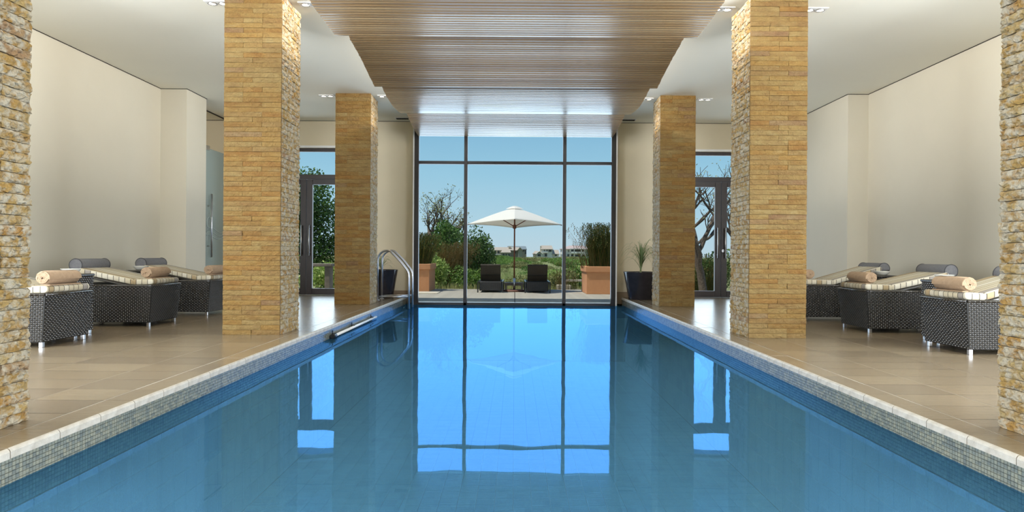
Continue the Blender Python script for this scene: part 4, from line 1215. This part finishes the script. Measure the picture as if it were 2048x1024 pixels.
def branch(m_, tips, r, p, d, L, rad, depth, curl=.35, up=.1):
    n = 4; pts = [p]; rs = [rad]; q = Vector(p); dd = Vector(d)
    for i in range(n):
        dd = (dd+Vector((r.gauss(0, curl*.5), r.gauss(0, curl*.5), r.gauss(up, curl*.3)))).normalized()
        q = q+dd*(L/n); pts.append(Vector(q)); rs.append(rad*(1-.30*(i+1)/n))
    m_.tube(pts, rs, 6 if depth > 1 else 4, False)
    tips.append((q.copy(), depth))
    if depth <= 0: return
    for k in range(r.choice((2, 3)) + (1 if depth >= 3 else 0)):
        i = r.randint(2, n); nd = (dd+Vector((r.gauss(0, .65), r.gauss(0, .65), r.gauss(.25, .4)))).normalized()
        branch(m_, tips, r, pts[i], nd, L*r.uniform(.55, .8), rs[i]*.68, depth-1, curl, up)
def tree(label, x, y, z, h, rad, depth, mat, nleaf, size, seed, lean=(0, 0), clump=.35, name='tree', trunkL=.38, frac=1.0):
    r = random.Random(seed); t = thing(name, label, 'tree', (x, y, z)); m_ = MB(); tips = []
    branch(m_, tips, r, Vector((0, 0, -.05)), Vector((lean[0], lean[1], 1)).normalized(), h*trunkL, rad, depth)
    m_.build('trunk', M['bark'], t)
    if nleaf:
        l_ = MB()
        for q, dp in tips:
            if dp <= 1 and r.random() < frac:
                for i in range(nleaf):
                    p = q+Vector((r.gauss(0, clump), r.gauss(0, clump), r.gauss(0, clump*.8)))
                    d = Vector((r.gauss(0, 1), r.gauss(0, 1), r.gauss(0, 1))).normalized(); o_ = d.orthogonal().normalized(); s_ = size*r.uniform(.6, 1.3)
                    l_.add([p, p+d*s_*.5+o_*s_*.3, p+d*s_, p+d*s_*.5-o_*s_*.3], [(0, 1, 2, 3)])
        l_.build('foliage', M[mat], t)
    return t
tree('gnarled half-bare tree rising above the left reeds', -3.78, 26.5, GZ, 5.3, .24, 5, 'leaf_olive', 10, .07, 41, (.04, 0), .12, 'gnarled_tree', .36, .35)
tree('small crooked leafless branch tree below the gnarled one', -3.25, 25.8, GZ, 3.5, .13, 4, 'leaf_olive', 0, .1, 45, (.1, 0), .1, 'crooked_tree', .36)
shrub('big leafy green tree outside the left double door', -7.25, 22.5, GZ, 1.55, 1.3, 2.2, 13000, .11, 'leaf_dark', 51, 'tree', None, 'leafy_tree', 12)
shrub('yellow-green bush below the leafy tree outside the left double door', -6.0, 19.9, TZ-.1, .8, .5, .5, 1500, .1, 'leaf_bright', 52)
shrub('second leafy tree farther left outside the left double door', -9.5, 24.5, GZ, 2.0, 1.5, 2.0, 8000, .13, 'leaf_dark', 53, 'tree', None, 'leafy_tree', 10)
for i, (x, y, ln, sd, lb) in enumerate(((5.6, 19.2, (.15, 0), 61, 'bare pale-barked tree outside the right double door, leaning right'), (7.3, 19.8, (-.22, 0), 62, 'bare pale-barked tree outside the right double door, leaning left'), (5.9, 22.3, (.0, 0), 63, 'bare upright tree behind the other two outside the right double door'))):
    tree(lb, x, y, TZ-.3, 4.9, .13, 4, 'leaf_olive', 5, .07, sd, ln, .12, 'bare_tree', .42, .4)
shrub('olive twiggy bush between the bare trees outside the right double door', 5.5, 21.0, TZ-.3, .75, .5, .75, 2600, .08, 'leaf_olive', 66)
reeds('dark reeds low between the trunks outside the right double door', 6.2, 20.6, TZ-.3, 900, 1.5, .05, .8, 'leaf_restio', 67)
tree('tangled many-branched bare tree close behind the right double door', 5.0, 20.4, TZ-.3, 4.4, .11, 5, 'leaf_olive', 4, .06, 68, (.12, 0), .1, 'bare_tree', .34, .5)
shrub('dark bush at the foot of the bare trees outside the right double door', 7.4, 24.4, GZ, 1.7, .8, .95, 3600, .11, 'leaf_dark', 64)

# scrubland
r = random.Random(5)
def gz(x, y):
    base = -.55-.9*min(1, max(0, (y-22)/80))+.75*min(1, max(0, (y-140)/160)) if y < 330 else -.7-.02*(y-330)
    return base+.16*math.sin(x*.21+y*.05)+.10*math.sin(x*.5-y*.11)
m_ = MB(); ysg = [21.6, 23, 25, 28, 32, 37, 43, 50, 60, 72, 88, 108, 135, 170, 210, 260, 310, 380, 600, 1000, 1600]; nxg = 40; vs = []
for y in ysg:
    hw = max(16, y*.95)
    for i in range(nxg+1):
        x = -hw+2*hw*i/nxg; vs.append((x, y, (gz(x, y) if y < 500 else -4)))
fs = [(j*(nxg+1)+i, j*(nxg+1)+i+1, (j+1)*(nxg+1)+i+1, (j+1)*(nxg+1)+i) for j in range(len(ysg)-1) for i in range(nxg)]
m_.add(vs, fs, None, True)
struct(m_.build('ground', M['ground']), 'rough scrubland sloping away beyond the terrace')
m_ = MB(); m_.box(-60, 60, -60, 15.3, -2.6, -2.5); 
struct(m_.build('ground', M['ground']), 'ground under the building')
# dry grass field (uncountable)
g_ = MB()
for i in range(42000):
    y = 21.9+(r.random()**2.0)*75; hw = y*.20+1.5
    x = r.uniform(-hw, hw); z = gz(x, y); hh_ = r.uniform(.14, .46)*(1+y*.004); wd = .012+.0007*y; lx = r.gauss(0, .12)
    g_.add([(x-wd, y, z-.03), (x+wd, y+r.uniform(-.02, .02), z-.03), (x+lx, y, z+hh_)], [(0, 1, 2)])
tag(g_.build('dry_grass', M['leaf_dry']), 'dry yellowish grass covering the scrubland', 'grass', kind='stuff')
# bushes: a few shared foliage meshes, one object per bush
bm = []
for k, (mt, sz) in enumerate((('leaf_mid', .10), ('leaf_dark', .10), ('leaf_olive', .09), ('leaf_olive', .12), ('leaf_bright', .09))):
    q = MB(); leaves(q, random.Random(90+k), 0, 0, .42, 1.0, 1.0, .5, 2600, sz, .5, lumps=7)
    me = bpy.data.meshes.new('bush'); me.from_pydata(q.v, [], q.f); me.update(); me.materials.append(M[mt]); bm.append(me)
placed = []
def bush_at(x, y, s_, sx, sz, k, lab, grp, dz):
    for (a_, b_, c_) in placed:
        if math.hypot(a_-x, b_-y) < (c_+s_*sx)*.78: return False
    placed.append((x, y, s_*sx))
    o = inst('scrub_bush', bm[k], None, (x, y, gz(x, y)-dz), rot=(0, 0, r.uniform(0, 6.28)), scale=(s_*sx, s_, s_*sz))
    tag(o, lab, 'bush', grp); return True
nb_ = 0
for i in range(3000):
    if nb_ >= 215: break
    u = r.random(); y = 25.5+(u**1.25)*190; hw = y*.24+1.2; x = r.uniform(-hw, hw)
    if y < 38 and -5.5 < x < 6 and r.random() < .85: continue
    s_ = (.36+y*.0085)*r.uniform(.7, 1.25)
    k = r.choices(range(5), (1.4, .5, 4, 4, 3))[0] if y < 75 else r.choices(range(5), (5, 3, 2, 4, 0))[0]
    nb_ += bush_at(x, y, s_, r.uniform(1, 1.4), r.uniform(.75, 1.1), k, '%s bush %s' % (('fresh green rounded', 'dark green rounded', 'olive grey-green', 'pale olive spreading', 'bright yellow-green')[k], 'low in the scrub just beyond the terrace' if y < 60 else ('in the middle of the scrubland' if y < 120 else 'far out on the scrubland before the houses')), 'low bushes on the scrubland', .08)
for i in range(90):
    y = r.uniform(225, 285); x = r.uniform(-y*.2, y*.2); s_ = r.uniform(2.2, 3.6)
    bush_at(x, y, s_, 1.6, .5, r.choice((0, 1, 3)), 'distant dark green bush in the band below the houses', 'distant bushes below the houses', .6)

# ------------------------------------------------------------------ houses
M['hw_grey'] = simple('grey_render', srgb(150, 146, 128), None, .8); M['hw_white'] = simple('house_white', srgb(222, 220, 210), None, .8)
M['hw_cream'] = simple('house_cream', srgb(196, 182, 156), None, .8); M['hroof'] = simple('house_roof_tiles', srgb(176, 164, 148), srgb(160, 148, 132), .8)
M['hroof2'] = simple('house_roof_slate', srgb(120, 130, 132), None, .7); M['hglass'] = simple('house_window_glass', srgb(52, 56, 60), None, .2)
M['hroof3'] = simple('house_roof_rosy', srgb(182, 162, 154), None, .8)
HY = 300.; K = HY/1300
def hx_(px_): return (px_-1029.4)*K
def hz_(py_, px_=1029): return 1+(509.6-py_+.0066*(px_-1029.4))*K
def house(label, cx, parts):
    zb = hz_(519, cx)-1.5
    t = thing('house', label, 'house', (hx_(cx), HY, zb), 0, 'houses on the far side of the scrubland')
    X0 = hx_(cx)
    for p in parts:
        kd = p[0]
        if kd == 'wall':
            _, a, b_, z0, z1, yo, dp, mt = p
            MB().box(hx_(a)-X0, hx_(b_)-X0, yo, yo+dp, hz_(z0, cx)-zb, hz_(z1, cx)-zb).build('wall', M[mt], t)
        elif kd == 'win':
            _, a, b_, z0, z1, yo, fm = p
            f_ = MB().box(hx_(a)-X0-.1, hx_(b_)-X0+.1, yo-.12, yo-.02, hz_(z0, cx)-zb-.1, hz_(z1, cx)-zb+.1).build('window_frame', M[fm], t)
            MB().box(hx_(a)-X0, hx_(b_)-X0, yo-.2, yo-.1, hz_(z0, cx)-zb, hz_(z1, cx)-zb).build('pane', M['hglass'], f_)
        elif kd == 'roof':   # ridge along x: a,b eave ends; c,d ridge ends
            _, a, b_, c_, d_, ze, zr, yo, dp, mt = p
            e0, e1, r0, r1 = hx_(a)-X0, hx_(b_)-X0, hx_(c_)-X0, hx_(d_)-X0; z0, z1 = hz_(ze, cx)-zb, hz_(zr, cx)-zb
            MB().add([(e0, yo, z0), (e1, yo, z0), (e1, yo+dp, z0), (e0, yo+dp, z0), (r0, yo+dp/2, z1), (r1, yo+dp/2, z1), (e0, yo, z0-.25), (e1, yo, z0-.25), (e1, yo+dp, z0-.25), (e0, yo+dp, z0-.25)],
                     [(0, 1, 5, 4), (2, 3, 4, 5), (3, 0, 4), (1, 2, 5), (6, 7, 1, 0), (7, 8, 2, 1), (8, 9, 3, 2), (9, 6, 0, 3), (9, 8, 7, 6)]).build('roof', M[mt], t)
        elif kd == 'gable':  # ridge along y: triangle facing the camera
            _, a, b_, ze, zr, yo, dp, mt, wm = p
            x0, x1 = hx_(a)-X0, hx_(b_)-X0; xm = (x0+x1)/2; z0, z1 = hz_(ze, cx)-zb, hz_(zr, cx)-zb
            MB().add([(x0+.3, yo, z0), (x1-.3, yo, z0), (xm, yo, z1-.2), (x0+.3, yo+.3, z0), (x1-.3, yo+.3, z0), (xm, yo+.3, z1-.2)], [(0, 1, 2), (5, 4, 3), (0, 3, 4, 1), (1, 4, 5, 2), (2, 5, 3, 0)]).build('gable_wall', M[wm], t)
            for (xa, xb) in ((x0, xm), (x1, xm)):
                MB().add([(xa, yo-.5, z0-.25), (xa, yo+dp, z0-.25), (xb, yo+dp, z1-.25), (xb, yo-.5, z1-.25), (xa, yo-.5, z0), (xa, yo+dp, z0), (xb, yo+dp, z1), (xb, yo-.5, z1)],
                         [(0, 1, 2, 3), (7, 6, 5, 4), (0, 3, 7, 4), (1, 5, 6, 2), (0, 4, 5, 1), (3, 2, 6, 7)]).build('roof', M[mt], t)
        elif kd == 'box':
            _, nm, a, b_, z0, z1, yo, dp, mt = p
            MB().box(hx_(a)-X0, hx_(b_)-X0, yo, yo+dp, hz_(z0, cx)-zb, hz_(z1, cx)-zb).build(nm, M[mt], t)
house('grey two-storey house with pale roofs left of the parasol pole', 1018, [
    ('wall', 985.5, 1003, 519, 500, 0, 8, 'hw_cream'), ('wall', 981.5, 985.5, 519, 497.5, -1, 9, 'hw_cream'), ('wall', 1002.5, 1020, 520, 505, -3, 10, 'hw_grey'),
    ('wall', 1018, 1044, 522, 500, 0, 8, 'hw_grey'), ('roof', 985.5, 1040, 988, 1038, 500.3, 494.2, -1, 9, 'hroof'), ('roof', 1001.5, 1022, 1005, 1020, 504.8, 499, -4, 6, 'hroof'),
    ('gable', 1034, 1046, 500.5, 494.2, -2, 8, 'hroof', 'hw_grey'), ('wall', 1036, 1044.5, 518, 500.2, -1.9, 6, 'hw_grey'),
    ('win', 987, 992, 507, 500.8, 0, 'hw_cream'), ('win', 995, 999, 507, 500.8, 0, 'hw_cream'), ('win', 986, 1001, 515.8, 510, -1.2, 'hw_cream'),
    ('box', 'balcony', 984, 1002, 509.5, 508, -2, 2, 'hw_white'), ('win', 1005, 1009.5, 515.5, 507, -3, 'hw_white'), ('win', 1011, 1014.5, 513, 507.5, -3, 'hw_white'), ('win', 1016, 1020, 513, 507.5, -3, 'hw_white'),
    ('box', 'chimney', 1017, 1022, 496, 492.6, 1, 1.2, 'hw_cream'), ('win', 1030, 1032.5, 507, 502, 0, 'hw_cream')])
house('slate-roofed house partly hidden behind the grey house', 1046, [
    ('wall', 1044.5, 1053.5, 520, 497, 10, 7, 'hw_cream'), ('roof', 1012, 1054.5, 1014.5, 1052.5, 498, 491.5, 9, 9, 'hroof2'), ('win', 1051, 1053, 508, 500, 10, 'hw_grey'), ('win', 1045, 1049, 502.5, 499.5, 10, 'hw_grey')])
house('white three-gabled house with beige roofs in the middle distance', 1095, [
    ('wall', 1082.5, 1104.5, 520, 498, 0, 8, 'hw_white'), ('roof', 1081.5, 1106, 1083, 1104.5, 498.2, 490.6, -1, 10, 'hroof'), ('wall', 1104, 1118, 520, 507.5, 1, 7, 'hw_white'),
    ('roof', 1103, 1119, 1104.5, 1118, 507.5, 499.4, 0, 9, 'hroof'), ('wall', 1067, 1083.5, 520, 507.5, -1, 8, 'hw_grey'), ('roof', 1065.5, 1082, 1070, 1082, 507.6, 502, -1, 8, 'hroof'),
    ('gable', 1071, 1085.5, 508, 502.2, -3, 7, 'hw_white', 'hw_grey'), ('wall', 1073, 1084, 519, 507.8, -2.9, 6, 'hw_white'),
    ('win', 1074.5, 1081, 513, 508.2, -2.9, 'hw_white'), ('win', 1088, 1089.5, 502.2, 499.4, 0, 'hw_white'), ('win', 1092.8, 1095, 502.2, 499.2, 0, 'hw_white'), ('win', 1097, 1103, 503.5, 499.2, 0, 'hw_white'),
    ('win', 1089.5, 1094, 513, 507, 0, 'hw_white'), ('win', 1110, 1114, 512, 508.5, 1, 'hw_white'), ('box', 'balcony', 1085, 1096, 505.5, 503.3, -1.2, 1.2, 'hw_white'), ('box', 'chimney', 1080.4, 1082.6, 503, 492, 1, 1, 'hw_cream')])
house('white house with rosy roof and long balcony at the right', 1150, [
    ('wall', 1123.5, 1178, 521, 498, 0, 9, 'hw_white'), ('roof', 1121.5, 1180, 1140, 1168, 498, 490.8, -1, 11, 'hroof3'), ('wall', 1120, 1130, 520, 508, -3, 5, 'hw_white'),
    ('box', 'balcony_slab', 1139, 1168, 507, 505.7, -3, 3, 'hw_white'), ('box', 'balcony_roof', 1139, 1168, 498.6, 497.3, -3, 3, 'hw_white'), ('box', 'balustrade', 1140, 1168, 505.7, 503.4, -3, .2, 'hw_white'),
    ('box', 'column', 1140, 1140.8, 519, 498.5, -3, .4, 'hw_white'), ('box', 'column', 1147, 1147.8, 519, 498.5, -3, .4, 'hw_white'), ('box', 'column', 1161.4, 1162.4, 519, 498.5, -3, .4, 'hw_white'), ('box', 'column', 1167.4, 1168.4, 519, 498.5, -3, .4, 'hw_white'),
    ('win', 1141.5, 1146.5, 503.4, 499, 0, 'hw_white'), ('win', 1148.8, 1160.8, 503.4, 499, 0, 'hw_white'), ('win', 1163, 1167, 503.4, 499, 0, 'hw_white'),
    ('win', 1136.2, 1137.6, 504, 500, 0, 'hw_white'), ('win', 1135, 1138, 515.5, 508.5, 0, 'hw_white'), ('win', 1141.5, 1146.5, 514.2, 508.8, 0, 'hw_white'), ('win', 1150, 1160, 515.6, 509.5, 0, 'hw_white'), ('win', 1163, 1169, 515.6, 509.5, 0, 'hw_white'), ('win', 1122, 1125, 515, 509, -3, 'hw_white')])
